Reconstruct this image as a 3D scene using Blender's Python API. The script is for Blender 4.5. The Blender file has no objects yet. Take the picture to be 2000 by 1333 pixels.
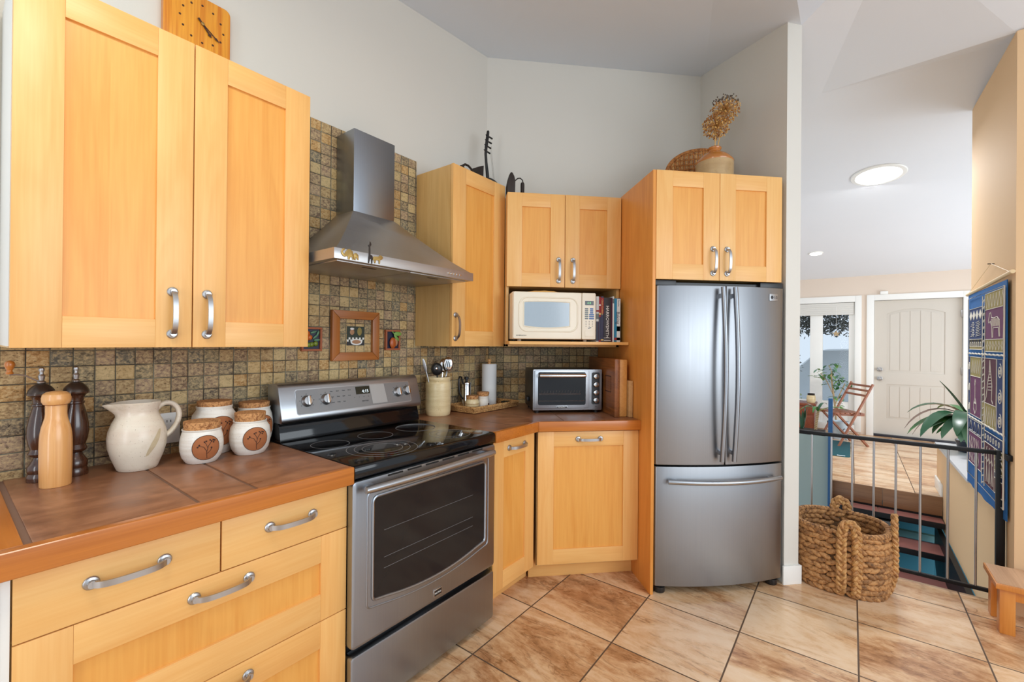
import bpy, bmesh, math, random
from mathutils import Vector, Matrix
random.seed(7)
S = bpy.context.scene
COL = S.collection
R2 = math.sqrt(0.5)
PI = math.pi
A45 = PI / 4

# ------------------------------------------------------------------ camera
HC = 1.355
F_PX, YAW, PITCH, ROLL = 864.768, 0.131748845, 0.00255154905, -0.00892933899
fwd = Vector((math.sin(YAW) * math.cos(PITCH), math.cos(YAW) * math.cos(PITCH), math.sin(PITCH)))
rgt = Vector((math.cos(YAW), -math.sin(YAW), 0))
dwn = fwd.cross(rgt)
r_ = math.cos(ROLL) * rgt + math.sin(ROLL) * dwn
d_ = -math.sin(ROLL) * rgt + math.cos(ROLL) * dwn
cam = bpy.data.cameras.new('camera')
cam.sensor_width = 36
cam.lens = F_PX / 2000 * 36
cam.clip_start = 0.02
cam_o = bpy.data.objects.new('camera', cam)
COL.objects.link(cam_o)
mt = Matrix.Identity(4)
for i in range(3):
    mt[i][0], mt[i][1], mt[i][2] = r_[i], -d_[i], -fwd[i]
mt[2][3] = HC
cam_o.matrix_world = mt
S.camera = cam_o

# ------------------------------------------------------------------ world, lights, exposure
S.view_settings.view_transform = 'Standard'
S.view_settings.look = 'None'
S.view_settings.gamma = 1
S.view_settings.use_curve_mapping = False
S.view_settings.exposure = 0.0
S.cycles.use_denoising = True
S.cycles.max_bounces = 8
S.cycles.diffuse_bounces = 5
S.cycles.glossy_bounces = 4
S.cycles.transmission_bounces = 6
S.cycles.caustics_reflective = False
S.cycles.caustics_refractive = False
S.cycles.sample_clamp_indirect = 6
W = bpy.data.worlds.new('daylight')
S.world = W
W.use_nodes = True
W.node_tree.nodes['Background'].inputs[0].default_value = (0.80, 0.90, 1.0, 1)
W.node_tree.nodes['Background'].inputs[1].default_value = 0.95


def hw(u, m, z=0.0):
    """range-wall frame (u along the range wall, m towards it) -> world"""
    return Vector(((u - m) * R2, (u + m) * R2, z))


def area(name, loc, target, sx, sy, power, col=(1, 1, 1)):
    l = bpy.data.lights.new(name, 'AREA')
    l.shape = 'RECTANGLE'
    l.size, l.size_y = sx, sy
    l.energy = power
    l.color = col
    o = bpy.data.objects.new(name, l)
    COL.objects.link(o)
    o.location = loc
    o.rotation_euler = (Vector(target) - Vector(loc)).to_track_quat('-Z', 'Y').to_euler()
    return o


# daylight through the kitchen's windows, behind the viewer, the ceiling lamp above, plus added fill
area('window_daylight_rear', hw(1.2, -2.6, 1.7), hw(1.3, 2.0, 1.1), 2.6, 1.7, 58, (0.86, 0.94, 1.0))
area('side_streak_light', hw(-2.3, 0.3, 1.3), hw(2.0, 0.9, 1.15), 0.4, 2.2, 22, (0.94, 0.975, 1.0))  # unseen window light, made tall and narrow to streak the fridge
area('ceiling_lamp_light', hw(0.1, 0.75, 2.85), hw(0.25, 1.1, 0.0), 0.5, 0.5, 17, (1.0, 0.93, 0.76))
area('entry_fill_light', hw(6.2, -2.9, 0.9), hw(6.5, 0.8, 1.9), 2.8, 1.5, 70, (0.90, 0.955, 1.0))  # unseen fill added beside the landing, aimed up to brighten the hall ceiling
area('skylight_daylight', hw(5.14, -0.185, 2.85), hw(5.2, -0.1, 0.0), 0.42, 0.42, 45, (0.97, 0.99, 1.0))
area('stairwell_fill_light', hw(4.3, 2.2, 0.6), hw(4.9, -0.2, -1.2), 1.2, 1.0, 30, (0.95, 0.98, 1.0))  # unseen fill added to lift the teal below the stairs


# ------------------------------------------------------------------ node helpers
class NT:
    def __init__(self, name):
        self.m = bpy.data.materials.new(name)
        self.m.use_nodes = True
        self.t = self.m.node_tree
        self.b = self.t.nodes['Principled BSDF']

    def n(self, typ, ins=None, **props):
        nd = self.t.nodes.new('ShaderNode' + typ)
        for k, v in props.items():
            setattr(nd, k, v)
        for k, v in (ins or {}).items():
            self.set(nd.inputs[k], v)
        return nd

    def set(self, sock, v):
        if isinstance(v, bpy.types.NodeSocket):
            self.t.links.new(v, sock)
        else:
            if hasattr(sock.default_value, '__len__') and len(sock.default_value) == 4 and len(v) == 3:
                v = (*v, 1)
            sock.default_value = v

    def p(self, **kw):
        for k, v in kw.items():
            self.set(self.b.inputs[k.replace('_', ' ')], v)

    def math(self, op, a, b=0.0, c=None):
        i = {0: a, 1: b}
        if c is not None:
            i[2] = c
        return self.n('Math', i, operation=op).outputs[0]

    def ramp(self, fac, stops, interp='LINEAR'):
        nd = self.n('ValToRGB', {0: fac})
        nd.color_ramp.interpolation = interp
        el = nd.color_ramp.elements
        while len(el) < len(stops):
            el.new(0.5)
        for e, (p, c) in zip(el, stops):
            e.position = p
            e.color = (*c, 1) if len(c) == 3 else c
        return nd.outputs[0]

    def mix(self, fac, a, b, blend='MIX'):
        nd = self.n('Mix', data_type='RGBA', blend_type=blend)
        self.set(nd.inputs[0], fac)
        self.set(nd.inputs[6], a)
        self.set(nd.inputs[7], b)
        return nd.outputs[2]

    def bump(self, h, strength=0.3, dist=0.002):
        nd = self.n('Bump', {'Strength': strength, 'Distance': dist, 'Height': h})
        self.set(self.b.inputs['Normal'], nd.outputs[0])

    def coords(self):
        return self.n('TexCoord').outputs['Object']

    def noise(self, vec, scale, detail=3, rough=0.5, dist=0.0):
        return self.n('TexNoise', {'Vector': vec, 'Scale': scale, 'Detail': detail, 'Roughness': rough, 'Distortion': dist}).outputs[0]

    def mapping(self, vec, scale=(1, 1, 1), loc=(0, 0, 0), rot=(0, 0, 0)):
        return self.n('Mapping', {'Vector': vec, 'Location': loc, 'Rotation': rot, 'Scale': scale}).outputs[0]


def sr(*c):
    return tuple(((x / 255) / 12.92 if x <= 10 else (((x / 255) + 0.055) / 1.055) ** 2.4) for x in c)


def plain(name, col, rough=0.5, metal=0.0, spec=0.5, noise=0.0, nscale=8, coat=0.0):
    t = NT(name)
    t.p(Roughness=rough, Metallic=metal)
    t.b.inputs['Specular IOR Level'].default_value = spec
    if coat:
        t.p(Coat_Weight=coat, Coat_Roughness=0.08)
    if noise:
        f = t.noise(t.coords(), nscale, 4)
        c = t.mix(t.math('MULTIPLY', f, noise), col, tuple(x * 0.55 for x in col))
        t.p(Base_Color=c)
    else:
        t.p(Base_Color=col)
    return t.m


def wood(name, light, dark, axis='Z', across=9.0, along=0.8, rough=0.38, contrast=1.0, tone_amt=0.35, tonec=(1.0, 0.86, 0.66), coat=0.0, fleck=True):
    t = NT(name)
    rnd = t.n('ObjectInfo').outputs['Random']
    tone = t.n('Attribute', attribute_name='tone').outputs['Fac']
    off = t.n('CombineXYZ', {0: t.math('MULTIPLY', rnd, 17.0), 1: t.math('MULTIPLY', tone, 23.0), 2: t.math('MULTIPLY', tone, 11.0)}).outputs[0]
    v = t.n('VectorMath', {0: t.coords(), 1: off}, operation='ADD').outputs[0]
    sc = {'X': (along, across, across), 'Y': (across, along, across), 'Z': (across, across, along)}[axis]
    v1 = t.mapping(v, sc)
    n1 = t.noise(v1, 1.0, 3, 0.55, 1.2)
    rings = t.math('SINE', t.math('MULTIPLY', n1, 26.0))
    rings = t.math('MULTIPLY_ADD', rings, 0.5, 0.5)
    fine = t.noise(t.mapping(v, tuple(s * 14 if s == across else s * 5 for s in sc)), 1.0, 2, 0.6)
    f = t.math('ADD', t.math('MULTIPLY', rings, 0.13), t.math('ADD', t.math('MULTIPLY', fine, 0.52), t.math('MULTIPLY', n1, 0.35)))
    f = t.math('MULTIPLY_ADD', t.math('SUBTRACT', f, 0.5), contrast, 0.5)
    c = t.ramp(f, [(0.22, dark), (0.72, light)])
    if fleck:
        cloud = t.noise(v, 5.0, 2)
        c = t.mix(t.math('MULTIPLY', cloud, 0.25), c, tuple(a * 0.5 + b * 0.5 for a, b in zip(light, dark)))
    c = t.mix(t.math('MULTIPLY', tone, tone_amt), c, tonec, 'MULTIPLY')
    t.p(Base_Color=c, Roughness=rough)
    if coat:
        t.p(Coat_Weight=coat, Coat_Roughness=0.12)
    t.bump(fine, 0.08, 0.0005)
    return t.m


def tile_nodes(t, a, b, pa, pb, oa, ob, g):
    """grid on coords a,b -> (grout mask 0..1, per-tile random value, per-tile random colour)"""
    ta = t.math('DIVIDE', t.math('SUBTRACT', a, oa), pa)
    tb = t.math('DIVIDE', t.math('SUBTRACT', b, ob), pb)
    ia, ib = t.math('FLOOR', ta), t.math('FLOOR', tb)
    fa, fb = t.math('SUBTRACT', ta, ia), t.math('SUBTRACT', tb, ib)
    ea = t.math('MULTIPLY', t.math('SUBTRACT', 0.5, t.math('ABSOLUTE', t.math('SUBTRACT', fa, 0.5))), pa)
    eb = t.math('MULTIPLY', t.math('SUBTRACT', 0.5, t.math('ABSOLUTE', t.math('SUBTRACT', fb, 0.5))), pb)
    e = t.math('MINIMUM', ea, eb)
    mask = t.n('MapRange', {0: e, 1: g * 0.6, 2: g, 3: 1.0, 4: 0.0}).outputs[0]
    idv = t.n('CombineXYZ', {0: ia, 1: ib}).outputs[0]
    wn = t.n('TexWhiteNoise', {'Vector': idv}, noise_dimensions='3D')
    return mask, wn.outputs['Value'], wn.outputs['Color'], e, idv


def floor_tile_mat(name, warm=1.0):
    t = NT(name)
    sep = t.n('SeparateXYZ', {0: t.coords()})
    u, mm = sep.outputs[0], sep.outputs[1]
    P = 0.4425
    mask, rv, rc, e, idv = tile_nodes(t, u, mm, P, P, 1.43, 1.295, 0.0042)
    off = t.n('VectorMath', {0: rc, 'Scale': 9.0}, operation='SCALE').outputs[0]
    v = t.n('VectorMath', {0: t.coords(), 1: off}, operation='ADD').outputs[0]
    vs = t.mapping(v, (5.0, 1.5, 1))
    big = t.noise(vs, 1.0, 6, 0.66, 0.7)
    fine = t.noise(t.mapping(v, (24, 15, 1)), 1.0, 6, 0.7, 0.5)
    f = t.math('ADD', t.math('MULTIPLY', big, 0.72), t.math('MULTIPLY', fine, 0.28))
    f = t.math('ADD', f, t.math('MULTIPLY', t.math('SUBTRACT', rv, 0.5), 0.10))
    c = t.ramp(f, [(0.30, sr(128, 86, 56)), (0.40, sr(184, 134, 92)), (0.48, sr(214, 172, 130)), (0.58, sr(230, 198, 162)), (0.75, sr(238, 214, 186))])
    vein = t.noise(t.mapping(v, (9, 1.6, 1), (3, 1, 0)), 1.0, 6, 0.6, 1.5)
    vl = t.math('ABSOLUTE', t.math('SUBTRACT', vein, 0.5))
    vm = t.n('MapRange', {0: vl, 1: 0.0, 2: 0.018, 3: 0.6, 4: 0.0}).outputs[0]
    vm = t.math('MULTIPLY', vm, t.n('MapRange', {0: big, 1: 0.56, 2: 0.44, 3: 0.0, 4: 1.0}).outputs[0])
    c = t.mix(vm, c, sr(112, 72, 44))
    c = t.mix(mask, c, sr(92, 70, 52))
    t.p(Base_Color=c)
    rg = t.math('ADD', t.math('MULTIPLY', fine, 0.14), 0.14)
    t.p(Roughness=t.math('ADD', rg, t.math('MULTIPLY', mask, 0.5)))
    t.b.inputs['Specular IOR Level'].default_value = 0.55
    hgt = t.math('SUBTRACT', t.math('MULTIPLY', fine, 0.12), mask)
    t.bump(hgt, 0.25, 0.002)
    return t.m


def mosaic_mat(name, shift=0.0):
    t = NT(name)
    sep = t.n('SeparateXYZ', {0: t.coords()})
    a, z = sep.outputs[0], sep.outputs[2]
    mask, rv, rc, e, idv = tile_nodes(t, a, z, 0.0541, 0.0534, 0.1768 + shift, 0.8875, 0.0021)
    off = t.n('VectorMath', {0: rc, 'Scale': 7.0}, operation='SCALE').outputs[0]
    v = t.n('VectorMath', {0: t.coords(), 1: off}, operation='ADD').outputs[0]
    base = t.ramp(rv, [(0.0, sr(138, 112, 90)), (0.12, sr(110, 98, 84)), (0.22, sr(170, 140, 98)), (0.34, sr(146, 122, 100)), (0.46, sr(196, 166, 114)),
                       (0.56, sr(128, 118, 94)), (0.66, sr(184, 140, 84)), (0.78, sr(162, 136, 114)), (0.88, sr(200, 176, 128)), (0.95, sr(108, 106, 96))], 'CONSTANT')
    nz = t.noise(t.mapping(v, (80, 80, 105)), 1.0, 6, 0.74, 0.4)
    nz2 = t.noise(t.mapping(v, (120, 120, 190)), 1.0, 4, 0.7, 0.3)
    c = t.mix(t.n('MapRange', {0: nz, 1: 0.42, 2: 0.64, 3: 0.0, 4: 0.85}).outputs[0], base, sr(216, 190, 142))
    c = t.mix(t.n('MapRange', {0: nz, 1: 0.47, 2: 0.30, 3: 0.0, 4: 0.6}).outputs[0], c, sr(92, 72, 52))
    pit = t.n('MapRange', {0: nz2, 1: 0.40, 2: 0.31, 3: 0.0, 4: 0.85}).outputs[0]
    c = t.mix(pit, c, sr(50, 40, 30))
    gn = t.noise(t.mapping(t.coords(), (9, 9, 9)), 1.0, 3)
    gc = t.ramp(gn, [(0.40, sr(66, 60, 50)), (0.60, sr(128, 126, 108))])
    c = t.mix(mask, c, gc)
    t.p(Base_Color=c, Roughness=0.62)
    t.b.inputs['Specular IOR Level'].default_value = 0.3
    edge = t.n('MapRange', {0: e, 1: 0.001, 2: 0.005, 3: 0.0, 4: 1.0}).outputs[0]
    hgt = t.math('ADD', edge, t.math('MULTIPLY', t.math('SUBTRACT', nz, pit), 0.45))
    t.bump(hgt, 0.8, 0.003)
    return t.m


def counter_mat(name):
    t = NT(name)
    v = t.coords()
    n1 = t.noise(v, 5.0, 6, 0.6, 0.8)
    n2 = t.noise(t.mapping(v, (3, 9, 1)), 2.0, 5, 0.65, 0.4)
    f = t.math('ADD', t.math('MULTIPLY', n1, 0.55), t.math('MULTIPLY', n2, 0.45))
    c = t.ramp(f, [(0.32, sr(112, 72, 50)), (0.48, sr(142, 96, 68)), (0.62, sr(168, 118, 86)), (0.75, sr(180, 134, 100))])
    t.p(Base_Color=c, Roughness=t.math('MULTIPLY_ADD', n2, 0.25, 0.2))
    t.bump(n1, 0.08, 0.002)
    return t.m


def steel_mat(name, col=(0.62, 0.62, 0.63), rough=0.27, axis='Z', aniso=0.6):
    t = NT(name)
    sc = {'Z': (260, 260, 1.2), 'X': (1.2, 260, 260)}[axis]
    f = t.noise(t.mapping(t.coords(), sc), 1.0, 3, 0.6)
    sm = t.noise(t.coords(), 3.0, 3)
    c = t.mix(t.math('MULTIPLY', f, 0.35), col, tuple(x * 0.72 for x in col))
    t.p(Base_Color=c, Metallic=1.0, Roughness=t.math('ADD', t.math('MULTIPLY', f, 0.10), t.math('MULTIPLY_ADD', sm, 0.10, rough - 0.08)))
    t.b.inputs['Anisotropic'].default_value = aniso
    t.b.inputs['Anisotropic Rotation'].default_value = 0.25 if axis == 'Z' else 0.0
    t.t.links.new(t.n('Tangent', direction_type='RADIAL', axis='Z').outputs[0], t.b.inputs['Tangent'])
    t.bump(f, 0.03, 0.0004)
    return t.m


def wall_mat(name, col, col2=None):
    t = NT(name)
    f = t.noise(t.coords(), 140.0, 2)
    g = t.noise(t.coords(), 1.3, 2)
    c2 = col2 or tuple(x * 0.96 for x in col)
    t.p(Base_Color=t.mix(g, col, c2), Roughness=0.75)
    t.b.inputs['Specular IOR Level'].default_value = 0.25
    t.bump(f, 0.12, 0.0012)
    return t.m


def glaze_mat(name, base, speck, streak, rough=0.3, band=28):
    t = NT(name)
    v = t.coords()
    n1 = t.noise(t.mapping(v, (4, 4, band)), 1.0, 4, 0.6, 0.3)
    n2 = t.noise(v, 220.0, 2)
    n3 = t.noise(v, 9.0, 4, 0.6, 0.6)
    c = t.mix(t.n('MapRange', {0: n1, 1: 0.45, 2: 0.7, 3: 0.0, 4: 0.55}).outputs[0], base, streak)
    c = t.mix(t.n('MapRange', {0: n3, 1: 0.52, 2: 0.72, 3: 0.0, 4: 0.6}).outputs[0], c, speck)
    c = t.mix(t.n('MapRange', {0: n2, 1: 0.66, 2: 0.74, 3: 0.0, 4: 0.5}).outputs[0], c, tuple(x * 0.4 for x in speck))
    t.p(Base_Color=c, Roughness=rough)
    t.bump(n1, 0.25, 0.0015)
    return t.m


def speckle_mat(name, a, b, scale=160, rough=0.85):
    t = NT(name)
    f = t.noise(t.coords(), scale, 3, 0.7)
    t.p(Base_Color=t.ramp(f, [(0.36, b), (0.56, a)]), Roughness=rough)
    t.bump(f, 0.5, 0.001)
    return t.m


def emit_mat(name, col, strength):
    t = NT(name)
    t.p(Base_Color=col, Emission_Color=col, Emission_Strength=strength)
    return t.m


M = {}
ML, MD = sr(236, 190, 122), sr(224, 166, 94)
PL, PD = sr(232, 174, 92), sr(216, 148, 66)
M['maple_v'] = wood('maple_vertical', ML, MD, 'Z')
M['maple_h'] = wood('maple_horizontal', ML, MD, 'X')
M['maple_panel'] = wood('maple_panel', PL, PD, 'Z', across=7)
M['maple_side'] = wood('maple_side', sr(220, 184, 124), sr(200, 158, 98), 'Z', across=7)
M['maple_end'] = wood('maple_end_panel', sr(226, 158, 80), sr(204, 132, 58), 'Z', across=6)
M['edge_wood'] = wood('counter_edge_wood', sr(198, 122, 48), sr(164, 92, 30), 'X', across=10, rough=0.3, coat=0.3)
M['edge_wood_y'] = wood('counter_edge_wood_side', sr(198, 122, 48), sr(164, 92, 30), 'Y', across=10, rough=0.3, coat=0.3)
M['pine'] = wood('pine_slab', sr(240, 168, 56), sr(204, 112, 22), 'Z', across=14, contrast=1.5, rough=0.3, coat=0.3)
M['light_turned'] = wood('light_turned_wood', sr(232, 180, 118), sr(208, 146, 82), 'Z', across=16, rough=0.3, coat=0.35)
M['dark_turned'] = wood('dark_turned_wood', sr(84, 50, 34), sr(46, 26, 18), 'Z', across=18, rough=0.22, coat=0.6)
M['frame_wood'] = wood('picture_frame_wood', sr(188, 118, 58), sr(146, 82, 34), 'Z', across=22, rough=0.35, coat=0.2)
M['frame_wood_h'] = wood('picture_frame_wood_across', sr(188, 118, 58), sr(146, 82, 34), 'X', across=22, rough=0.35, coat=0.2)
M['board_dark'] = wood('dark_board_wood', sr(158, 96, 48), sr(104, 60, 28), 'Y', across=16, contrast=1.4)
M['board_mid'] = wood('tan_board_wood', sr(216, 158, 88), sr(184, 122, 58), 'Y', across=14)
M['board_pale'] = wood('pale_board_wood', sr(206, 168, 118), sr(176, 134, 86), 'Y', across=14)
M['chair_wood'] = wood('folding_chair_wood', sr(160, 98, 66), sr(112, 62, 40), 'Z', across=20)
M['bench_wood'] = wood('red_brown_wood', sr(142, 74, 48), sr(96, 44, 28), 'X', across=16)
M['stool_wood'] = wood('stool_wood', sr(222, 150, 72), sr(192, 114, 44), 'Z', across=12, rough=0.3, coat=0.2)
M['grey_wood'] = wood('stool_top_wood', sr(206, 170, 140), sr(170, 132, 104), 'X', across=12, rough=0.35)
M['riser_wood'] = wood('landing_edge_wood', sr(148, 112, 82), sr(112, 80, 56), 'Y', across=10)
M['floor'] = floor_tile_mat('stone_look_floor_tile')
M['mosaic'] = mosaic_mat('travertine_mosaic')
M['mosaic_b'] = mosaic_mat('travertine_mosaic_return', 0.02)
M['counter'] = counter_mat('brown_counter_tile')
M['grout_c'] = plain('counter_grout', sr(122, 92, 74), 0.8)
M['wall'] = wall_mat('warm_grey_wall', sr(220, 217, 209))
M['wall_hall'] = wall_mat('beige_entry_wall', sr(228, 212, 196))
M['wall_tan'] = wall_mat('tan_wall', sr(224, 188, 146))
M['ceil'] = wall_mat('ceiling_paint', sr(224, 232, 243))
M['ceil_w'] = wall_mat('white_ceiling_paint', sr(232, 235, 240))
M['white'] = plain('white_trim', sr(240, 240, 236), 0.4)
M['cabinet_white'] = plain('cabinet_white_melamine', sr(226, 226, 222), 0.45)
M['teal_grey'] = wall_mat('grey_teal_wall', sr(150, 166, 164))
M['teal'] = plain('teal_paint', sr(64, 138, 158), 0.6, noise=0.25, nscale=5)
M['teal_lit_top'] = plain('teal_lit_top_colour', sr(120, 168, 170), 0.6)
M['blue_post'] = plain('blue_paint', sr(30, 88, 140), 0.45, noise=0.6, nscale=40)
M['black_metal'] = plain('black_metal', (0.006, 0.0065, 0.008), 0.45, 0.0, spec=0.3)
M['black_plastic'] = plain('black_plastic', (0.014, 0.014, 0.015), 0.35)
M['black_glass'] = plain('black_ceramic_glass', (0.006, 0.006, 0.007), 0.07, spec=0.45)
M['oven_glass'] = plain('oven_window_glass', (0.012, 0.012, 0.014), 0.09, spec=0.35)
M['dark_gap'] = plain('dark_gap', (0.01, 0.009, 0.008), 0.8)
M['ring'] = plain('burner_ring_print', (0.22, 0.22, 0.23), 0.4)
M['steel'] = steel_mat('brushed_steel', (0.35, 0.38, 0.425), 0.32, 'Z')
M['steel_h'] = steel_mat('brushed_steel_horizontal', (0.45, 0.47, 0.50), 0.30, 'X')
M['hood_steel'] = steel_mat('hood_steel', (0.50, 0.485, 0.48), 0.34, 'X')
M['fridge_steel'] = steel_mat('fridge_steel', (0.33, 0.34, 0.36), 0.33, 'Z')
M['nickel'] = plain('brushed_nickel', (0.46, 0.46, 0.47), 0.36, 1.0)
M['chrome'] = plain('chrome', (0.80, 0.80, 0.80), 0.10, 1.0)
M['grey_panel'] = plain('control_panel_grey', sr(140, 141, 143), 0.4, 0.6)
M['tape'] = plain('silver_tape', sr(178, 178, 178), 0.4, 0.4)
M['print'] = plain('dark_print', (0.03, 0.03, 0.035), 0.6)
M['print_white'] = plain('white_print', (0.85, 0.85, 0.82), 0.5)
M['lcd_text'] = emit_mat('display_digits', (0.75, 0.85, 0.9), 0.6)
M['lcd_green'] = emit_mat('green_digits', (0.25, 0.8, 0.35), 0.5)
M['cream'] = plain('cream_plastic', sr(232, 224, 206), 0.35)
M['cream_dark'] = plain('darker_cream_plastic', sr(186, 178, 160), 0.5)  # darker cream for the microwave feet
M['mw_glass'] = plain('microwave_window', sr(168, 186, 200), 0.12, spec=0.7, noise=0.15, nscale=60)
M['btn_blue'] = plain('blue_buttons', sr(54, 96, 160), 0.4)
M['btn_grey'] = plain('grey_buttons', sr(104, 116, 120), 0.4)
M['lcd'] = plain('display_window', (0.008, 0.014, 0.012), 0.15)
M['pottery'] = glaze_mat('pitcher_glaze', sr(226, 217, 200), sr(176, 156, 116), sr(206, 180, 162), 0.28, 18)
M['canister'] = glaze_mat('white_canister_glaze', sr(238, 234, 226), sr(222, 212, 196), sr(204, 190, 170), 0.3, 70)
M['terracotta'] = plain('bare_terracotta', sr(170, 104, 62), 0.8, noise=0.3, nscale=30)
M['brown_line'] = plain('dark_brown_line', sr(58, 32, 22), 0.6)
M['crock'] = glaze_mat('crock_glaze', sr(226, 206, 162), sr(190, 160, 104), sr(196, 164, 112), 0.3, 40)
M['jug_top'] = plain('amber_glaze', sr(196, 124, 56), 0.18, noise=0.4, nscale=14, coat=0.4)
M['jug_low'] = glaze_mat('tan_salt_glaze', sr(188, 158, 114), sr(148, 116, 76), sr(164, 130, 86), 0.3, 20)
M['bronze_cap'] = plain('bronze_cap', sr(74, 62, 54), 0.28, 0.6)
M['cork'] = speckle_mat('cork', sr(206, 152, 98), sr(136, 84, 46), 120)
M['paper'] = plain('paper_towel', sr(240, 242, 242), 0.9)
M['iron'] = plain('dark_iron', sr(48, 38, 34), 0.5, 0.2, noise=0.5, nscale=30)
M['iron_black'] = plain('black_painted_wood', sr(26, 26, 28), 0.5, noise=0.4, nscale=40)
M['brass'] = plain('brass', sr(188, 158, 96), 0.35, 0.8, noise=0.5, nscale=80)
M['wicker'] = speckle_mat('tray_wicker', sr(202, 156, 98), sr(140, 96, 52), 90)
M['wicker_dark'] = speckle_mat('brown_rattan', sr(186, 122, 62), sr(122, 72, 34), 70)
M['rope'] = speckle_mat('water_hyacinth_rope', sr(190, 140, 88), sr(132, 88, 48), 45, 0.75)
M['rope_dark'] = speckle_mat('water_hyacinth_brown', sr(160, 114, 70), sr(102, 68, 38), 45, 0.75)
M['rope_pale'] = speckle_mat('braided_handle_rope', sr(200, 152, 94), sr(146, 100, 54), 45, 0.7)
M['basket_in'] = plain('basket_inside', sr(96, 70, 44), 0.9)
M['leaf'] = plain('leaf_green', sr(58, 112, 52), 0.35, noise=0.6, nscale=12)
M['leaf_light'] = plain('leaf_light_green', sr(128, 172, 82), 0.4, noise=0.4, nscale=12)
M['leaf_dark'] = plain('leaf_dark_green', sr(40, 82, 56), 0.3, noise=0.5, nscale=14)
M['leaf_blue'] = plain('leaf_blue_green', sr(96, 142, 112), 0.4, noise=0.4, nscale=14)
M['leaf_dry'] = plain('leaf_dry_brown', sr(112, 92, 82), 0.6)
M['stem'] = plain('plant_stem', sr(186, 160, 122), 0.7, noise=0.4, nscale=30)
M['straw'] = plain('dried_straw', sr(214, 168, 96), 0.8)
M['straw_brown'] = plain('dried_brown', sr(158, 104, 50), 0.8)
M['seed_grey'] = plain('dry_seed_grey', sr(92, 80, 70), 0.8)
M['navy'] = plain('navy_cloth', sr(26, 98, 164), 0.85, noise=0.5, nscale=30)
M['navy_deep'] = plain('deep_navy_cloth', sr(30, 52, 104), 0.85, noise=0.5, nscale=30)
M['purple'] = plain('purple_cloth', sr(108, 52, 92), 0.85, noise=0.45, nscale=18)
M['maroon'] = plain('maroon_cloth', sr(84, 32, 52), 0.85, noise=0.4, nscale=18)
M['olive'] = plain('olive_cloth', sr(158, 142, 84), 0.85, noise=0.45, nscale=24)
M['batik'] = plain('batik_white_line', sr(222, 216, 204), 0.85)
M['rod'] = plain('pale_dowel', sr(224, 196, 150), 0.5)
M['door_paint'] = plain('greige_door_paint', sr(204, 197, 186), 0.45)
M['threshold'] = plain('black_threshold', (0.015, 0.017, 0.03), 0.4)
M['cap'] = plain('ledge_cap_laminate', sr(196, 198, 202), 0.35, noise=0.2, nscale=6)
M['stair_tile'] = plain('terracotta_stair_tile', sr(142, 92, 86), 0.4, noise=0.6, nscale=14)
M['blind'] = plain('white_blind_cloth', sr(222, 220, 214), 0.8, noise=0.2, nscale=80)
M['pot_dark'] = plain('dark_blue_pot', sr(34, 44, 60), 0.35)
M['soil'] = plain('soil', sr(48, 36, 28), 0.95)
M['bucket'] = plain('pale_blue_bucket', sr(196, 212, 222), 0.35)
M['lamp'] = emit_mat('lit_lens', (1.0, 0.99, 0.96), 6.0)
M['red'] = plain('red_cover', sr(150, 38, 40), 0.5)
M['book_dark'] = plain('charcoal_cover', sr(44, 42, 48), 0.5)
M['book_blue'] = plain('blue_cover', sr(34, 130, 170), 0.45)
M['book_pale'] = plain('pale_cover', sr(216, 226, 230), 0.45)
M['book_navy'] = plain('navy_cover', sr(52, 56, 86), 0.5, noise=0.6, nscale=60)
M['pages'] = plain('book_pages', sr(226, 216, 194), 0.8)
M['yellow_print'] = plain('yellow_print', sr(220, 190, 110), 0.5)
M['fruit_orange'] = plain('orange_glaze', sr(206, 104, 40), 0.3)
M['fruit_green'] = plain('green_glaze', sr(120, 138, 44), 0.3, noise=0.4, nscale=40)
M['fruit_red'] = plain('red_orange_glaze', sr(196, 96, 40), 0.3, noise=0.6, nscale=30)
M['terra_frame'] = plain('terracotta_frame', sr(166, 92, 58), 0.6)
M['navy_tile'] = plain('navy_glaze', sr(30, 36, 62), 0.35)
M['pic_dark'] = plain('painting_green_black', sr(42, 54, 44), 0.5)
M['pic_face'] = plain('painting_warm_tan', sr(176, 130, 96), 0.5)
M['outside_snow'] = plain('pale_ground', sr(220, 228, 236), 0.9)
M['hedge'] = plain('grey_green_foliage', sr(120, 120, 112), 0.9, noise=0.8, nscale=30)
M['hedge_y'] = plain('yellow_green_foliage', sr(176, 186, 96), 0.9, noise=0.6, nscale=30)
M['dust'] = plain('grey_dust', sr(96, 96, 98), 0.95)


def pane_mat():
    t = NT('window_pane')
    t.p(Base_Color=(0.92, 0.96, 1.0), Roughness=0.02, Transmission_Weight=1.0, IOR=1.1)
    t.b.inputs['Specular IOR Level'].default_value = 0.5
    return t.m


M['pane'] = pane_mat()


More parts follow.
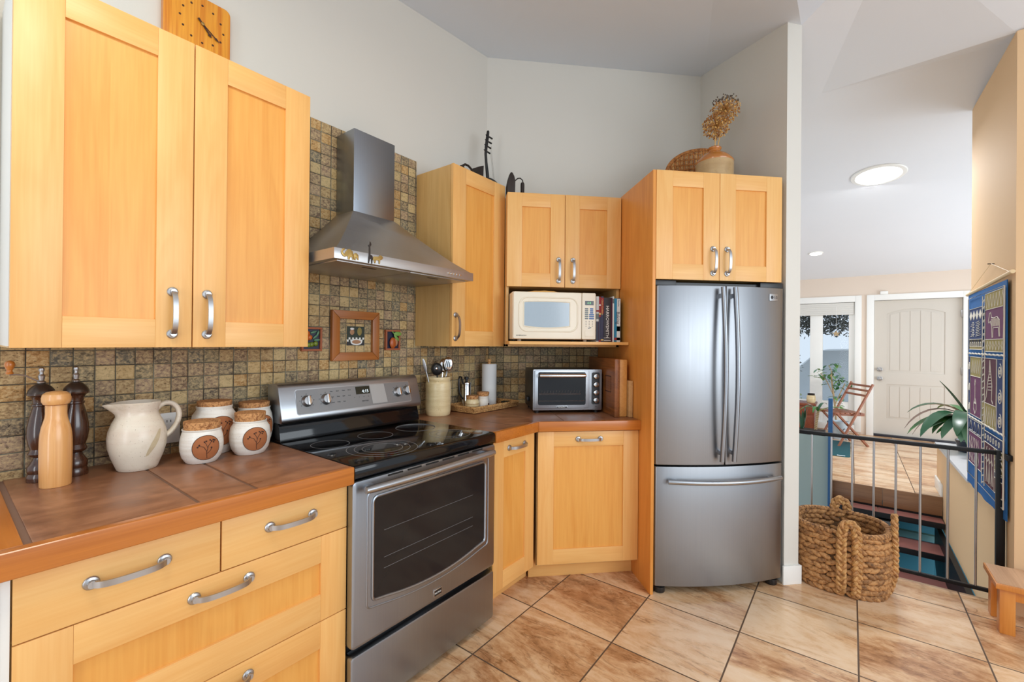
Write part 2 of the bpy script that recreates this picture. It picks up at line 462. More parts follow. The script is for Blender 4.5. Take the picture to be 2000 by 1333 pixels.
# ------------------------------------------------------------------ mesh builder
class MB:
    def __init__(self, *mats):
        self.v, self.f, self.mi, self.tn, self.sm = [], [], [], [], []
        self.mats = list(mats)
        self.X = Matrix.Identity(4)

    def at(self, loc=(0, 0, 0), rx=0, ry=0, rz=0):
        self.X = Matrix.Translation(loc) @ Matrix.Rotation(rz, 4, 'Z') @ Matrix.Rotation(ry, 4, 'Y') @ Matrix.Rotation(rx, 4, 'X')
        return self

    def mat(self, name):
        if name not in self.mats:
            self.mats.append(name)
        return self.mats.index(name)

    def raw(self, vs, fs, mat=0, tone=None, smooth=False):
        if isinstance(mat, str):
            mat = self.mat(mat)
        b = len(self.v)
        self.v += [tuple(self.X @ Vector(p)) for p in vs]
        tone = random.random() if tone is None else tone
        for q in fs:
            self.f.append(tuple(b + i for i in q))
            self.mi.append(mat)
            self.tn.append(tone)
            self.sm.append(smooth)
        return self

    def box(self, x0, x1, y0, y1, z0, z1, mat=0, tone=None, bev=0.0, seg=2):
        x0, x1 = sorted((x0, x1)); y0, y1 = sorted((y0, y1)); z0, z1 = sorted((z0, z1))
        vs = [(x, y, z) for z in (z0, z1) for y in (y0, y1) for x in (x0, x1)]
        fs = [(0, 2, 3, 1), (4, 5, 7, 6), (0, 1, 5, 4), (2, 6, 7, 3), (0, 4, 6, 2), (1, 3, 7, 5)]
        if bev > 0:
            return self.bevraw(vs, fs, bev, seg, mat, tone)
        return self.raw(vs, fs, mat, tone)

    def bevraw(self, vs, fs, bev, seg=2, mat=0, tone=None, angle=0.5):
        bm = bmesh.new()
        bv = [bm.verts.new(p) for p in vs]
        for q in fs:
            bm.faces.new([bv[i] for i in q])
        bmesh.ops.recalc_face_normals(bm, faces=bm.faces)
        ed = [e for e in bm.edges if len(e.link_faces) == 2 and e.calc_face_angle(0) > angle]
        bmesh.ops.bevel(bm, geom=ed, offset=bev, segments=seg, affect='EDGES', profile=0.6, clamp_overlap=True)
        bm.verts.index_update()
        o = [tuple(v.co) for v in bm.verts]
        q = [tuple(v.index for v in f.verts) for f in bm.faces]
        bm.free()
        return self.raw(o, q, mat, tone, True)

    def prism(self, poly, y0, y1, mat=0, tone=None, bev=0.0, plane='XZ', smooth=False):
        """closed polygon extruded; plane XZ extrudes along y, XY along z, YZ along x"""
        n = len(poly)
        if plane == 'XZ':
            mk = lambda a, b, c: (a, c, b)
        elif plane == 'XY':
            mk = lambda a, b, c: (a, b, c)
        else:
            mk = lambda a, b, c: (c, a, b)
        vs = [mk(a, b, y0) for a, b in poly] + [mk(a, b, y1) for a, b in poly]
        fs = [tuple(range(n - 1, -1, -1)), tuple(range(n, 2 * n))] + [(i, (i + 1) % n, n + (i + 1) % n, n + i) for i in range(n)]
        if bev > 0:
            return self.bevraw(vs, fs, bev, 2, mat, tone)
        return self.raw(vs, fs, mat, tone, smooth)

    def lathe(self, prof, c=(0, 0, 0), seg=32, mat=0, tone=None, axis='z', cap=True, sx=1.0, sy=1.0):
        vs, fs = [], []
        n = len(prof)
        for i in range(seg):
            a = 2 * PI * i / seg
            for r, z in prof:
                x, y = r * math.cos(a) * sx, r * math.sin(a) * sy
                p = (x, y, z) if axis == 'z' else ((x, -z, y) if axis == 'y' else (z, x, y))
                vs.append((p[0] + c[0], p[1] + c[1], p[2] + c[2]))
        for i in range(seg):
            j = (i + 1) % seg
            for k in range(n - 1):
                fs.append((i * n + k, j * n + k, j * n + k + 1, i * n + k + 1))
        if cap:
            fs.append(tuple(i * n for i in range(seg - 1, -1, -1)))
            fs.append(tuple(i * n + n - 1 for i in range(seg)))
        return self.raw(vs, fs, mat, tone, True)

    def tube(self, pts, r, seg=8, mat=0, tone=None, closed=False, cap=True, flat=None):
        """swept tube; r number or list; flat=(w,h) gives a rectangular strap"""
        pts = [Vector(p) for p in pts]
        n = len(pts)
        rs = r if isinstance(r, (list, tuple)) else [r] * n
        vs, fs = [], []
        up = None
        for i, p in enumerate(pts):
            if closed:
                t = (pts[(i + 1) % n] - pts[i - 1])
            else:
                t = (pts[min(i + 1, n - 1)] - pts[max(i - 1, 0)])
            t = t.normalized() if t.length > 1e-9 else Vector((0, 0, 1))
            if up is None:
                up = Vector((0, 0, 1)) if abs(t.z) < 0.9 else Vector((0, 1, 0))
            a = (up - t * up.dot(t))
            a = a.normalized() if a.length > 1e-6 else t.orthogonal().normalized()
            up = a
            b = t.cross(a)
            for k in range(seg):
                an = 2 * PI * k / seg
                vs.append(tuple(p + a * math.cos(an) * rs[i] + b * math.sin(an) * rs[i]))
        for i in range(n if closed else n - 1):
            j = (i + 1) % n
            for k in range(seg):
                l = (k + 1) % seg
                fs.append((i * seg + k, i * seg + l, j * seg + l, j * seg + k))
        if cap and not closed:
            fs.append(tuple(range(seg - 1, -1, -1)))
            fs.append(tuple((n - 1) * seg + k for k in range(seg)))
        return self.raw(vs, fs, mat, tone, True)

    def ball(self, c, rx, ry=None, rz=None, seg=10, rings=6, mat=0, tone=None, rot=None):
        ry = rx if ry is None else ry
        rz = rx if rz is None else rz
        vs = [(0, 0, -1)]
        for i in range(1, rings):
            ph = -PI / 2 + PI * i / rings
            for k in range(seg):
                a = 2 * PI * k / seg
                vs.append((math.cos(ph) * math.cos(a), math.cos(ph) * math.sin(a), math.sin(ph)))
        vs.append((0, 0, 1))
        q = rot or Matrix.Identity(3)
        o = [tuple(q @ Vector((x * rx, y * ry, z * rz)) + Vector(c)) for x, y, z in vs]
        fs = [(0, 1 + (k + 1) % seg, 1 + k) for k in range(seg)]
        for i in range(rings - 2):
            for k in range(seg):
                l = (k + 1) % seg
                a, b = 1 + i * seg, 1 + (i + 1) * seg
                fs.append((a + k, a + l, b + l, b + k))
        a = 1 + (rings - 2) * seg
        fs += [(a + k, a + (k + 1) % seg, len(vs) - 1) for k in range(seg)]
        return self.raw(o, fs, mat, tone, True)

    def text(self, s, size, mat, loc=(0, 0, 0), rot=None, align='LEFT', depth=0.0004, sx=1.0):
        cu = bpy.data.curves.new('t', 'FONT')
        cu.body, cu.size, cu.align_x, cu.extrude = s, size, align, depth
        cu.resolution_u = 2
        ob = bpy.data.objects.new('t', cu)
        COL.objects.link(ob)
        dg = bpy.context.evaluated_depsgraph_get()
        me = bpy.data.meshes.new_from_object(ob.evaluated_get(dg))
        rm = rot or Matrix.Rotation(PI / 2, 3, 'X')
        vs = [tuple(rm @ Vector((v.co.x * sx, v.co.y, v.co.z)) + Vector(loc)) for v in me.vertices]
        fs = [tuple(p.vertices) for p in me.polygons]
        bpy.data.objects.remove(ob)
        bpy.data.meshes.remove(me)
        return self.raw(vs, fs, mat, 0.5)

    def build(self, name, parent=None, loc=None, rz=0.0, angle=0.6, label=None, cat=None, group=None, kind=None):
        me = bpy.data.meshes.new(name)
        me.from_pydata(self.v, [], self.f)
        bm = bmesh.new()
        bm.from_mesh(me)
        bmesh.ops.recalc_face_normals(bm, faces=bm.faces)
        bm.to_mesh(me)
        bm.free()
        for mn in self.mats:
            me.materials.append(M[mn])
        me.polygons.foreach_set('material_index', self.mi)
        me.polygons.foreach_set('use_smooth', self.sm)
        at = me.attributes.new('tone', 'FLOAT', 'FACE')
        at.data.foreach_set('value', self.tn)
        if any(self.sm):
            me.set_sharp_from_angle(angle=angle)
        me.update()
        o = bpy.data.objects.new(name, me)
        COL.objects.link(o)
        if parent is not None:
            o.parent = parent
        if loc is not None:
            o.location = loc
        if rz:
            o.rotation_euler = (0, 0, rz)
        tag(o, label, cat, group, kind)
        return o


def tag(o, label=None, cat=None, group=None, kind=None):
    for k, v in (('label', label), ('category', cat), ('group', group), ('kind', kind)):
        if v:
            o[k] = v
    return o


def thing(name, label, cat, loc=(0, 0, 0), rz=0.0, group=None):
    o = bpy.data.objects.new(name, None)
    o.empty_display_size = 0.05
    COL.objects.link(o)
    o.location = loc
    o.rotation_euler = (0, 0, rz)
    return tag(o, label, cat, group)


def clone(o, loc=None, rz=None, label=None, group=None, parent=None):
    c = o.copy()
    COL.objects.link(c)
    if parent is not None:
        c.parent = parent
    if loc is not None:
        c.location = loc
    if rz is not None:
        c.rotation_euler = (0, 0, rz)
    if label:
        c['label'] = label
    if group:
        c['group'] = group
    for ch in list(o.children):
        clone(ch, parent=c)
    return c


def struct(mb, name, loc=None, rz=0.0, parent=None, label=None):
    return mb.build(name, parent, loc, rz, label=label, kind='structure' if parent is None else None)


def rrect(x0, x1, z0, z1, r, n=5):
    pts = []
    for cx, cz, a0 in ((x1 - r, z1 - r, 0), (x0 + r, z1 - r, 90), (x0 + r, z0 + r, 180), (x1 - r, z0 + r, 270)):
        for i in range(n + 1):
            a = math.radians(a0 + 90 * i / n)
            pts.append((cx + r * math.cos(a), cz + r * math.sin(a)))
    return pts


def arc(cx, cz, r, a0, a1, n):
    return [(cx + r * math.cos(math.radians(a0 + (a1 - a0) * i / n)), cz + r * math.sin(math.radians(a0 + (a1 - a0) * i / n))) for i in range(n + 1)]


# ================================================================== SETTING
def hbox(mb, u0, u1, m0, m1, z0, z1, mat=0, **k):
    return mb.box(u0, u1, m0, m1, z0, z1, mat, **k)


mb = MB('floor', 'riser_wood')
mb.prism([(-2.6, -2.7), (3.444, -2.7), (3.444, 1.04), (2.41, 2.085), (-2.6, 2.085)], -0.28, 0.0, 0, plane='XY')
struct(mb, 'floor', rz=A45)

mb = MB('floor')
mb.prism([(5.5, -1.9), (8.6, -1.9), (8.6, 2.2), (5.5, 2.2)], -0.12, 0.0, 0, plane='XY')
ef = struct(mb, 'floor_entry', rz=A45)
mb = MB('riser_wood', 'black_metal')
for a, b in ((-0.655, -0.245), (-0.241, 0.16)):
    mb.box(5.484, 5.4995, a, b, -0.168, -0.0005, 0, bev=0.001)
mb.box(5.486, 5.52, -0.655, 0.16, -0.19, -0.169, 1)
struct(mb, 'trim_landing', rz=A45)

mb = MB('wall')
mb.prism([(-0.35, -0.1), (2.42, -0.1), (2.42, 3.44), (-0.35, 3.175)], 2.087, 2.2, 0)
struct(mb, 'wall_left', rz=A45)
mb = MB('wall')
mb.box(0.22, 1.97, 3.177, 3.30, -0.1, 3.46)
struct(mb, 'wall_back')
mb = MB('wall')
mb.prism([(2.283, 0), (3.177, 0), (3.177, 3.44), (2.283, 3.205)], 1.865, 1.955, 0, plane='YZ')
mb.prism([(3.177, -0.5), (4.6, -0.5), (4.6, 3.3), (3.177, 3.44)], 1.865, 1.955, 0, plane='YZ')
struct(mb, 'wall_right')
mb = MB('white')
mb.box(1.853, 1.967, 2.270, 2.283, 0.0, 0.105, bev=0.003)
mb.box(1.955, 1.967, 2.283, 2.40, 0.0, 0.105, bev=0.003)
struct(mb, 'baseboard_right')

# mosaic backsplash
mb = MB('mosaic')
mb.box(0.100, 2.415, 2.075, 2.0865, 0.9, 1.345)
mb.box(0.936, 1.752, 2.075, 2.0865, 1.345, 2.433)
struct(mb, 'wall_tile_left', rz=A45)
mb = MB('mosaic_b')
mb.box(0.235, 1.062, 3.165, 3.1765, 0.9, 1.345)
struct(mb, 'wall_tile_back')

# white casing and high window at the far left end of the range wall
mb = MB('white')
mb.box(-0.25, 0.098, 2.055, 2.086, 0.88, 2.47, bev=0.002)
mb.box(0.084, 0.098, 2.055, 2.086, 2.47, 2.95)
mb.box(-0.25, 0.098, 2.055, 2.086, 2.93, 3.12)
struct(mb, 'trim_1', rz=A45)
mb = MB('bucket')
mb.M = 0
mb.box(-0.25, 0.084, 2.066, 2.084, 2.47, 2.93)
M['window_blue'] = plain('blue_grey_window', sr(150, 172, 200), 0.3)
mb.mats = ['window_blue']
struct(mb, 'window_1', rz=A45)

# ceilings
Bc = (0.224, 3.177, 3.402)
Cc = (1.896, 3.177, 3.408)
Fc = (1.955, 2.289, 3.180)
Ec = (1.865, 2.289, 3.192)
Ap = tuple(hw(-2.5, 2.087, 2.93))
Qc = (0.7, 1.0, 2.96)
Gc = (1.955, 1.75, 3.236)
G2 = (1.9, -1.2, 3.35)
Rr = hw(3.352, -0.66, 2.962)
Pp = hw(3.70, 0.173, 3.086)
Pl = hw(3.70, 0.60, 3.086)
Qq = hw(3.70, -0.70, 3.086)
mb = MB('ceil')
vs = [Ap, Bc, Cc, Fc, Qc, Gc, G2, (-3.4, -1.2, 2.9)]
mb.raw(vs, [(0, 1, 4), (1, 2, 4), (2, 3, 4), (3, 5, 4), (5, 6, 4), (6, 7, 4), (7, 0, 4)])
struct(mb, 'ceiling')
z1 = 2.41 + 0.138 * (8.6 - 3.70)
mb = MB('ceil_w')
far = [tuple(hw(3.70, 2.4, z1)), tuple(hw(8.75, 2.4, 2.389)), tuple(hw(8.75, -2.2, 2.389)), tuple(hw(3.70, -2.2, z1))]
mb.raw(far, [(0, 1, 2, 3)])
Rf = tuple(hw(3.352, -2.2, 2.962))
vs = [Fc, tuple(Pl), tuple(Pp), tuple(Qq), tuple(Rr), Gc, G2, Rf, tuple(hw(3.7, -2.2, z1)), tuple(hw(1.6, -2.4, 3.3))]
mb.raw(vs, [(0, 1, 2), (2, 3, 4), (0, 2, 5), (2, 4, 5), (4, 5, 9), (5, 6, 9), (3, 8, 7, 4), (4, 7, 9)])
struct(mb, 'ceiling_hall')

# tan wall beside the stairs, its return towards the kitchen, the low wall with a ledge
mb = MB('wall_tan')
mb.prism([(3.327, 0.0), (3.444, 0.0), (3.446, -0.29), (4.375, -0.29), (4.375, 3.0), (3.352, 2.962), (3.327, 2.957)], -0.90, -0.66, 0)
struct(mb, 'wall_stairs', rz=A45)
mb = MB('wall_tan')
mb.box(3.327, 3.44, -1.9, -0.90, 0, 2.957)
struct(mb, 'wall_stairs_return', rz=A45)
mb = MB('wall_tan')
mb.box(4.375, 5.86, -0.98, -0.66, -0.29, 0.405)
struct(mb, 'wall_low', rz=A45)
mb = MB('cap')
mb.box(4.376, 5.88, -1.0, -0.645, 0.405, 0.43, bev=0.004)
struct(mb, 'trim_ledge', rz=A45)
mb = MB('white')
mb.box(5.5, 5.875, -0.6595, -0.645, 0.0, 0.11, bev=0.003)
struct(mb, 'baseboard_landing', rz=A45)

# grey-teal low wall on the landing's left, with the stairwell behind and below it
mb = MB('teal_grey')
mb.box(5.42, 5.56, 0.175, 1.6, -2.4, 0.44)
struct(mb, 'wall_planter', rz=A45)
mb = MB('teal', 'teal_lit_top')
mb.box(6.0, 6.1, -0.98, 1.2, -2.4, -0.13, 0)
struct(mb, 'wall_lower', rz=A45)
mb = MB('teal')
mb.box(3.0, 6.0, -1.2, 1.6, -2.5, -2.4)
struct(mb, 'floor_lower', rz=A45)

# entry wall with window and door openings
mb = MB('wall_hall')
for a, b, c, d in ((-2.0, -1.30, 0, 2.42), (-1.30, -0.20, 2.10, 2.42), (-0.20, -0.10, 0, 2.42), (-0.10, 1.08, 2.10, 2.42), (-0.10, 1.08, 0, 0.10), (1.08, 2.2, 0, 2.42)):
    mb.box(8.6, 8.75, a, b, c, d)
struct(mb, 'wall_entry', rz=A45)
mb = MB('white')
mb.box(8.575, 8.62, -1.31, -1.222, 0, 2.115, bev=0.003)
mb.box(8.575, 8.62, -0.272, -0.185, 0, 2.115, bev=0.003)
mb.box(8.575, 8.62, -1.222, -0.272, 2.03, 2.115, bev=0.003)
mb.box(8.62, 8.75, -1.30, -1.222, 0, 2.10)
mb.box(8.62, 8.75, -0.272, -0.20, 0, 2.10)
mb.box(8.62, 8.75, -1.222, -0.272, 2.03, 2.10)
struct(mb, 'trim_door', rz=A45)

# window of the entry: casing, sashes, panes, blind
win = thing('window_2', None, None, hw(8.6, 0, 0), A45)
win['kind'] = 'structure'
mb = MB('white')
mb.box(-0.025, 0.02, -0.124, -0.044, 0.03, 2.115, bev=0.003)
mb.box(-0.025, 0.02, 1.00, 1.08, 0.03, 2.115, bev=0.003)
mb.box(-0.025, 0.02, -0.044, 1.00, 2.018, 2.115, bev=0.003)
mb.box(-0.025, 0.02, -0.044, 1.00, 0.03, 0.13, bev=0.003)
mb.build('window_frame', win)
mb = MB('white')
mb.box(0.02, 0.09, 0.36, 0.528, 0.13, 2.018, bev=0.003)
for a, b in ((-0.10, 0.03), (0.86, 1.06)):
    mb.box(0.02, 0.09, a, b, 0.12, 2.05, bev=0.003)
for a, b in ((0.03, 0.36), (0.528, 0.86)):
    mb.box(0.025, 0.085, a, b, 1.93, 2.05, bev=0.003)
    mb.box(0.025, 0.085, a, b, 0.12, 0.47, bev=0.003)
mb.build('sash', win)
for a, b in ((0.03, 0.36), (0.528, 0.86)):
    MB('pane').box(0.052, 0.058, a, b, 0.47, 1.93).build('pane', win)
mb = MB('blind')
for k in range(6):
    mb.box(-0.012 + 0.002 * (k % 2), 0.012, -0.03, 0.99, 1.825 + k * 0.031, 1.857 + k * 0.031, bev=0.006)
mb.build('blind', win)

# entry door
dr = thing('door_1', None, None, hw(8.6, 0, 0), A45)
dr['kind'] = 'structure'
mb = MB('door_paint')
mb.box(0.055, 0.095, -1.218, -0.276, 0.03, 2.026, bev=0.002)
# raised frame around an arched upper panel and a square lower panel
x0, x1 = -1.218, -0.276
pa, pb = -1.05, -0.422


def archz(y):
    t = (y - (pa + pb) / 2) / ((pb - pa) / 2)
    return 1.83 + 0.068 * (1 - t * t)


N_ = 18
ys = [pa + (pb - pa) * i / N_ for i in range(N_ + 1)]
mb.box(0.047, 0.056, x0, pa, 0.03, 2.026)
mb.box(0.047, 0.056, pb, x1, 0.03, 2.026)
mb.box(0.047, 0.056, pa, pb, 0.03, 0.262)
mb.box(0.047, 0.056, pa, pb, 0.78, 0.955)
top = [(y, archz(y)) for y in ys] + [(pb, 2.026), (pa, 2.026)]
mb.prism(top, 0.047, 0.056, plane='YZ')
ins = 0.035
for za, zb, arched in ((0.955, None, True), (0.262, 0.78, False)):
    nb = 5
    for k in range(nb):
        a = pa + ins + (pb - pa - 2 * ins) * k / nb + 0.003
        b = pa + ins + (pb - pa - 2 * ins) * (k + 1) / nb - 0.003
        if arched:
            mb.prism([(a, za + ins), (b, za + ins), (b, archz(b) - ins), ((a + b) / 2, archz((a + b) / 2) - ins), (a, archz(a) - ins)], 0.05, 0.056, plane='YZ')
        else:
            mb.box(0.05, 0.056, a, b, za + ins, zb - ins)
mb.build('door_leaf', dr)
for z in (0.996, 0.859):
    k = MB('nickel')
    k.lathe([(0.0, 0.0), (0.033, 0.0), (0.033, 0.006), (0.012, 0.012), (0.012, 0.03), (0.026, 0.04), (0.028, 0.052), (0.018, 0.064), (0.0, 0.066)], (0, 0, 0), 20, axis='z', cap=False)
    k.v = [(0.047 - v[2], -0.343 + v[0], z + v[1]) for v in k.v]
    k.build('door_knob' if z < 0.9 else 'deadbolt', dr)
for z in (1.807, 1.009, 0.2):
    MB('nickel').box(0.03, 0.05, -1.226, -1.206, z - 0.05, z + 0.05, bev=0.003).build('hinge', dr)
MB('threshold').box(-0.02, 0.10, -1.25, -0.25, 0.0005, 0.03, bev=0.004).build('threshold', dr)

# outdoors beyond the window
mb = MB('outside_snow')
mb.box(8.9, 16, -6, 8, -0.4, -0.25)
struct(mb, 'ground_outside', rz=A45)
rng = random.Random(3)


def bush(name, label, u, m, z, rx, ry, rz, mat, n, ls, kind=None):
    g = MB(mat)
    for i in range(n):
        a, b = rng.uniform(0, 2 * PI), rng.uniform(-0.9, 1)
        k = math.sqrt(max(0, 1 - b * b)) * rng.uniform(0.5, 1)
        p = Vector((k * math.cos(a) * rx, k * math.sin(a) * ry, b * rz * rng.uniform(0.6, 1)))
        q = Vector((rng.uniform(-1, 1), rng.uniform(-1, 1), rng.uniform(-1, 1))).normalized()
        w = q.orthogonal().normalized()
        s = ls * rng.uniform(0.6, 1.3)
        g.raw([p, p + q * s + w * s * 0.4, p + q * s * 2, p + q * s - w * s * 0.4], [(0, 1, 2, 3)])
    return g.build(name, loc=hw(u, m, z), rz=A45, label=label, cat='shrub')


bush('evergreen_shrub', 'tall grey-green evergreen seen at the top of the entry window', 11.2, 0.4, 2.12, 0.5, 2.2, 0.66, 'hedge', 14000, 0.042)
bush('yellow_shrub', 'low yellow-green shrub seen at the bottom of the left window pane', 10.2, 1.25, 0.32, 0.3, 0.5, 0.42, 'hedge_y', 1500, 0.026)
bush('bare_shrub', 'grey shrub behind the left window pane above the yellow-green one', 10.9, 1.3, 0.95, 0.3, 0.5, 0.5, 'hedge', 1600, 0.026)
car = MB('outside_snow')  # unidentified pale shape outdoors, given a car-like outline
M['mass_grey'] = plain('pale_mass', sr(232, 236, 238), 0.6, noise=0.35, nscale=2.5)
car.mats = ['mass_grey']
car.prism([(-1.9, 0.0), (1.9, 0.0), (1.95, 0.55), (1.6, 0.72), (0.9, 0.8), (0.45, 1.25), (-1.0, 1.3), (-1.6, 0.8), (-1.95, 0.7)], -0.8, 0.8, 0, bev=0.12, plane='XZ')
car.v = [(v[1], v[0], v[2]) for v in car.v]
car.build('outdoor_mass', loc=hw(12.6, 0.1, 0.0), rz=A45, label='unidentified pale blue-grey mound outdoors behind the entry window panes', cat='mass')


# ================================================================== CABINETS
def handle(parent, x, y, z, L, vertical, name='handle', label=None):
    """bowed strap pull on two round rosettes; (x,y,z) centre on the door's face, which faces -y"""
    g = MB('nickel')
    prof = [(0.0, 0.0), (0.0155, 0.0), (0.0155, 0.0022), (0.0135, 0.0045), (0.0085, 0.006), (0.0085, 0.016), (0.0, 0.016)]
    for s in (-1, 1):
        c = (x, y, z + s * L / 2) if vertical else (x + s * L / 2, y, z)
        g.lathe(prof, c, 18, 0, axis='y', cap=False)
    n = 14
    out, inn = [], []
    for i in range(n + 1):
        t = -1 + 2 * i / n
        dpt = 0.012 + 0.018 * (1 - abs(t) ** 6) + 0.008 * (1 - t * t)
        out.append((t * (L / 2 + 0.004), -dpt))
        inn.append((t * (L / 2 - 0.001), -dpt + 0.0042))
    poly = out + inn[::-1]
    wd = 0.0072
    if vertical:
        g.prism([(y + d, z + s) for s, d in poly], x - wd, x + wd, plane='YZ')
    else:
        g.prism([(x + s, y + d) for s, d in poly], z - wd, z + wd, plane='XY')
    return g.build(name, parent, angle=0.5)


def shaker(parent, x0, x1, z0, z1, y, stile=0.098, rail=0.09, hnd=None, name='door', t=0.02, vert_panel=True, strips=2, rail_b=None):
    g = MB('maple_v', 'maple_h', 'maple_panel')
    rb = rail_b or rail
    g.box(x0, x0 + stile, y, y + t, z0, z1, 0, bev=0.0012)
    g.box(x1 - stile, x1, y, y + t, z0, z1, 0, bev=0.0012)
    g.box(x0 + stile, x1 - stile, y + 0.0004, y + t, z1 - rail, z1, 1, bev=0.0012)
    g.box(x0 + stile, x1 - stile, y + 0.0004, y + t, z0, z0 + rb, 1, bev=0.0012)
    xs = [x0 + stile]
    for k in range(1, strips):
        xs.append(x0 + stile + (x1 - x0 - 2 * stile) * (k + random.uniform(-0.15, 0.25)) / strips)
    xs.append(x1 - stile)
    for a, b in zip(xs, xs[1:]):
        g.box(a, b, y + 0.009, y + t - 0.002, z0 + rb - 0.004, z1 - rail + 0.004, 2)
    o = g.build(name, parent)
    if hnd:
        handle(o, *hnd)
    return o


def slab(parent, x0, x1, z0, z1, y, hnd, name='drawer'):
    g = MB('maple_h')
    zs = z0 + (z1 - z0) * random.uniform(0.3, 0.5)
    g.box(x0, x1, y, y + 0.02, z0, z1, 0, bev=0.0015)
    o = g.build(name, parent)
    handle(o, *hnd)
    return o


# --- upper left cabinet
c = thing('wall_cabinet', 'large maple wall cabinet with two tall panelled doors above pitcher and pepper mills', 'cabinet', hw(0.12, 1.765, 1.328), A45)
g = MB('cabinet_white', 'maple_side', 'dark_gap')
g.box(0.0, 0.811, 0.024, 0.308, 0.004, 1.022, 0, bev=0.001)
g.box(0.0035, 0.808, 0.0215, 0.0245, 0.003, 1.02, 2)
g.box(0.0, 0.811, 0.026, 0.309, 0.0, 0.0042, 1)
g.build('body', c)
shaker(c, 0.001, 0.408, 0, 1.025, 0, hnd=(0.354, 0, 0.113, 0.138, True))
shaker(c, 0.4115, 0.811, 0, 1.025, 0, hnd=(0.452, 0, 0.113, 0.138, True))

# --- upper cabinet right of the hood
c = thing('wall_cabinet', 'narrow maple wall cabinet with one door right of the range hood', 'cabinet', hw(1.753, 1.765, 1.328), A45)
g = MB('maple_side', 'dark_gap')
for k in range(3):
    g.box(0.0, 0.464, 0.022 + k * 0.0953, 0.022 + (k + 1) * 0.0953, 0.0, 1.022, 0)
g.box(0.003, 0.46, 0.0205, 0.023, 0.003, 1.018, 1)
g.build('body', c)
shaker(c, 0.001, 0.465, 0, 1.025, 0, stile=0.104, hnd=(0.027, 0, 0.111, 0.132, True))

# --- microwave cabinet
c = thing('wall_cabinet', 'short maple wall cabinet with two small doors above the microwave', 'cabinet', (0.3235, 2.715, 1.328))
g = MB('maple_side', 'dark_gap')
W_ = 0.7345
g.box(0, W_, 0.022, 0.445, 0.378, 0.957, 0, bev=0.001)
g.box(0.004, W_ - 0.004, 0.0205, 0.0225, 0.376, 0.955, 1)
g.box(0.0, 0.016, 0.03, 0.445, 0.0, 0.38, 0, bev=0.001)
g.box(0.717, 0.7345, 0.03, 0.445, 0.0, 0.38, 0, bev=0.001)
g.box(0.016, 0.717, 0.43, 0.445, 0.0, 0.38, 0)
g.box(0.0, 0.7345, 0.03, 0.445, 0.0, 0.0145, 0, bev=0.001)
g.build('body', c)
shaker(c, 0.001, 0.3655, 0.374, 0.957, 0, stile=0.092, rail=0.085, hnd=(0.327, 0, 0.48, 0.134, True))
shaker(c, 0.369, W_ - 0.001, 0.374, 0.957, 0, stile=0.092, rail=0.085, hnd=(0.419, 0, 0.48, 0.134, True))
g = MB('maple_h')
g.box(0.003, 0.735, -0.135, 0.43, 0.015, 0.033, 0, bev=0.0015)
g.build('shelf', c)

# --- fridge surround and cabinet over the fridge
c = thing('fridge_cabinet', 'tall maple fridge surround with two small doors above the steel fridge', 'cabinet', (1.062, 2.265, 0))
g = MB('maple_end')
g.box(0, 0.0175, 0.003, 0.899, 0.0, 2.295, 0, bev=0.001)
g.build('end_panel', c)
g = MB('maple_side', 'dark_gap')
g.box(0.0178, 0.7625, 0.022, 0.88, 1.708, 2.292, 0)
g.box(0.02, 0.76, 0.0205, 0.0225, 1.71, 2.29, 1)
g.build('body', c)
shaker(c, 0.0185, 0.3845, 1.704, 2.295, 0, stile=0.094, rail=0.085, hnd=(0.3465, 0, 1.81, 0.134, True))
shaker(c, 0.3875, 0.7615, 1.704, 2.295, 0, stile=0.094, rail=0.085, hnd=(0.43, 0, 1.81, 0.134, True))

# --- base drawers on the left
c = thing('drawer_cabinet', 'maple base cabinet of wide drawers under the left countertop', 'cabinet', hw(0.102, 1.39, 0), A45)
g = MB('maple_side', 'dark_gap', 'cabinet_white')
g.box(0.0, 0.777, 0.022, 0.67, 0.1, 0.856, 0)
g.box(0.003, 0.775, 0.0205, 0.0225, 0.105, 0.853, 1)
g.box(0.0, 0.777, 0.075, 0.67, 0.0, 0.1, 0)
g.box(-0.02, -0.001, 0.004, 0.67, 0.0, 0.856, 2, bev=0.001)
g.box(-0.20, -0.021, 0.0, 0.67, 0.0, 0.856, 2, bev=0.001)
g.build('body', c)
slab(c, 0.002, 0.3865, 0.7085, 0.854, 0, (0.192, 0, 0.79, 0.138, False))
slab(c, 0.3905, 0.776, 0.7085, 0.854, 0, (0.586, 0, 0.79, 0.134, False))
shaker(c, 0.002, 0.776, 0.4245, 0.7055, 0, stile=0.0925, rail=0.0885, hnd=(0.394, 0, 0.662, 0.136, False), name='drawer', strips=4)
shaker(c, 0.002, 0.776, 0.115, 0.4215, 0, stile=0.0925, rail=0.0885, hnd=(0.394, 0, 0.378, 0.136, False), name='drawer', strips=4)

# --- narrow base cabinet right of the range
c = thing('base_cabinet', 'narrow maple base cabinet with one door right of the range', 'cabinet', hw(1.672, 1.39, 0), A45)
g = MB('maple_side', 'dark_gap', 'maple_h')
g.box(0.0, 0.345, 0.022, 0.67, 0.1, 0.866, 0)
g.box(0.003, 0.35, 0.0205, 0.0225, 0.105, 0.862, 1)
g.box(0.0, 0.43, 0.10, 0.12, 0.0, 0.1, 2)
g.build('body', c)
o = shaker(c, 0.001, 0.354, 0.112, 0.858, 0, stile=0.083, rail=0.088, hnd=(0.195, 0, 0.812, 0.134, False))

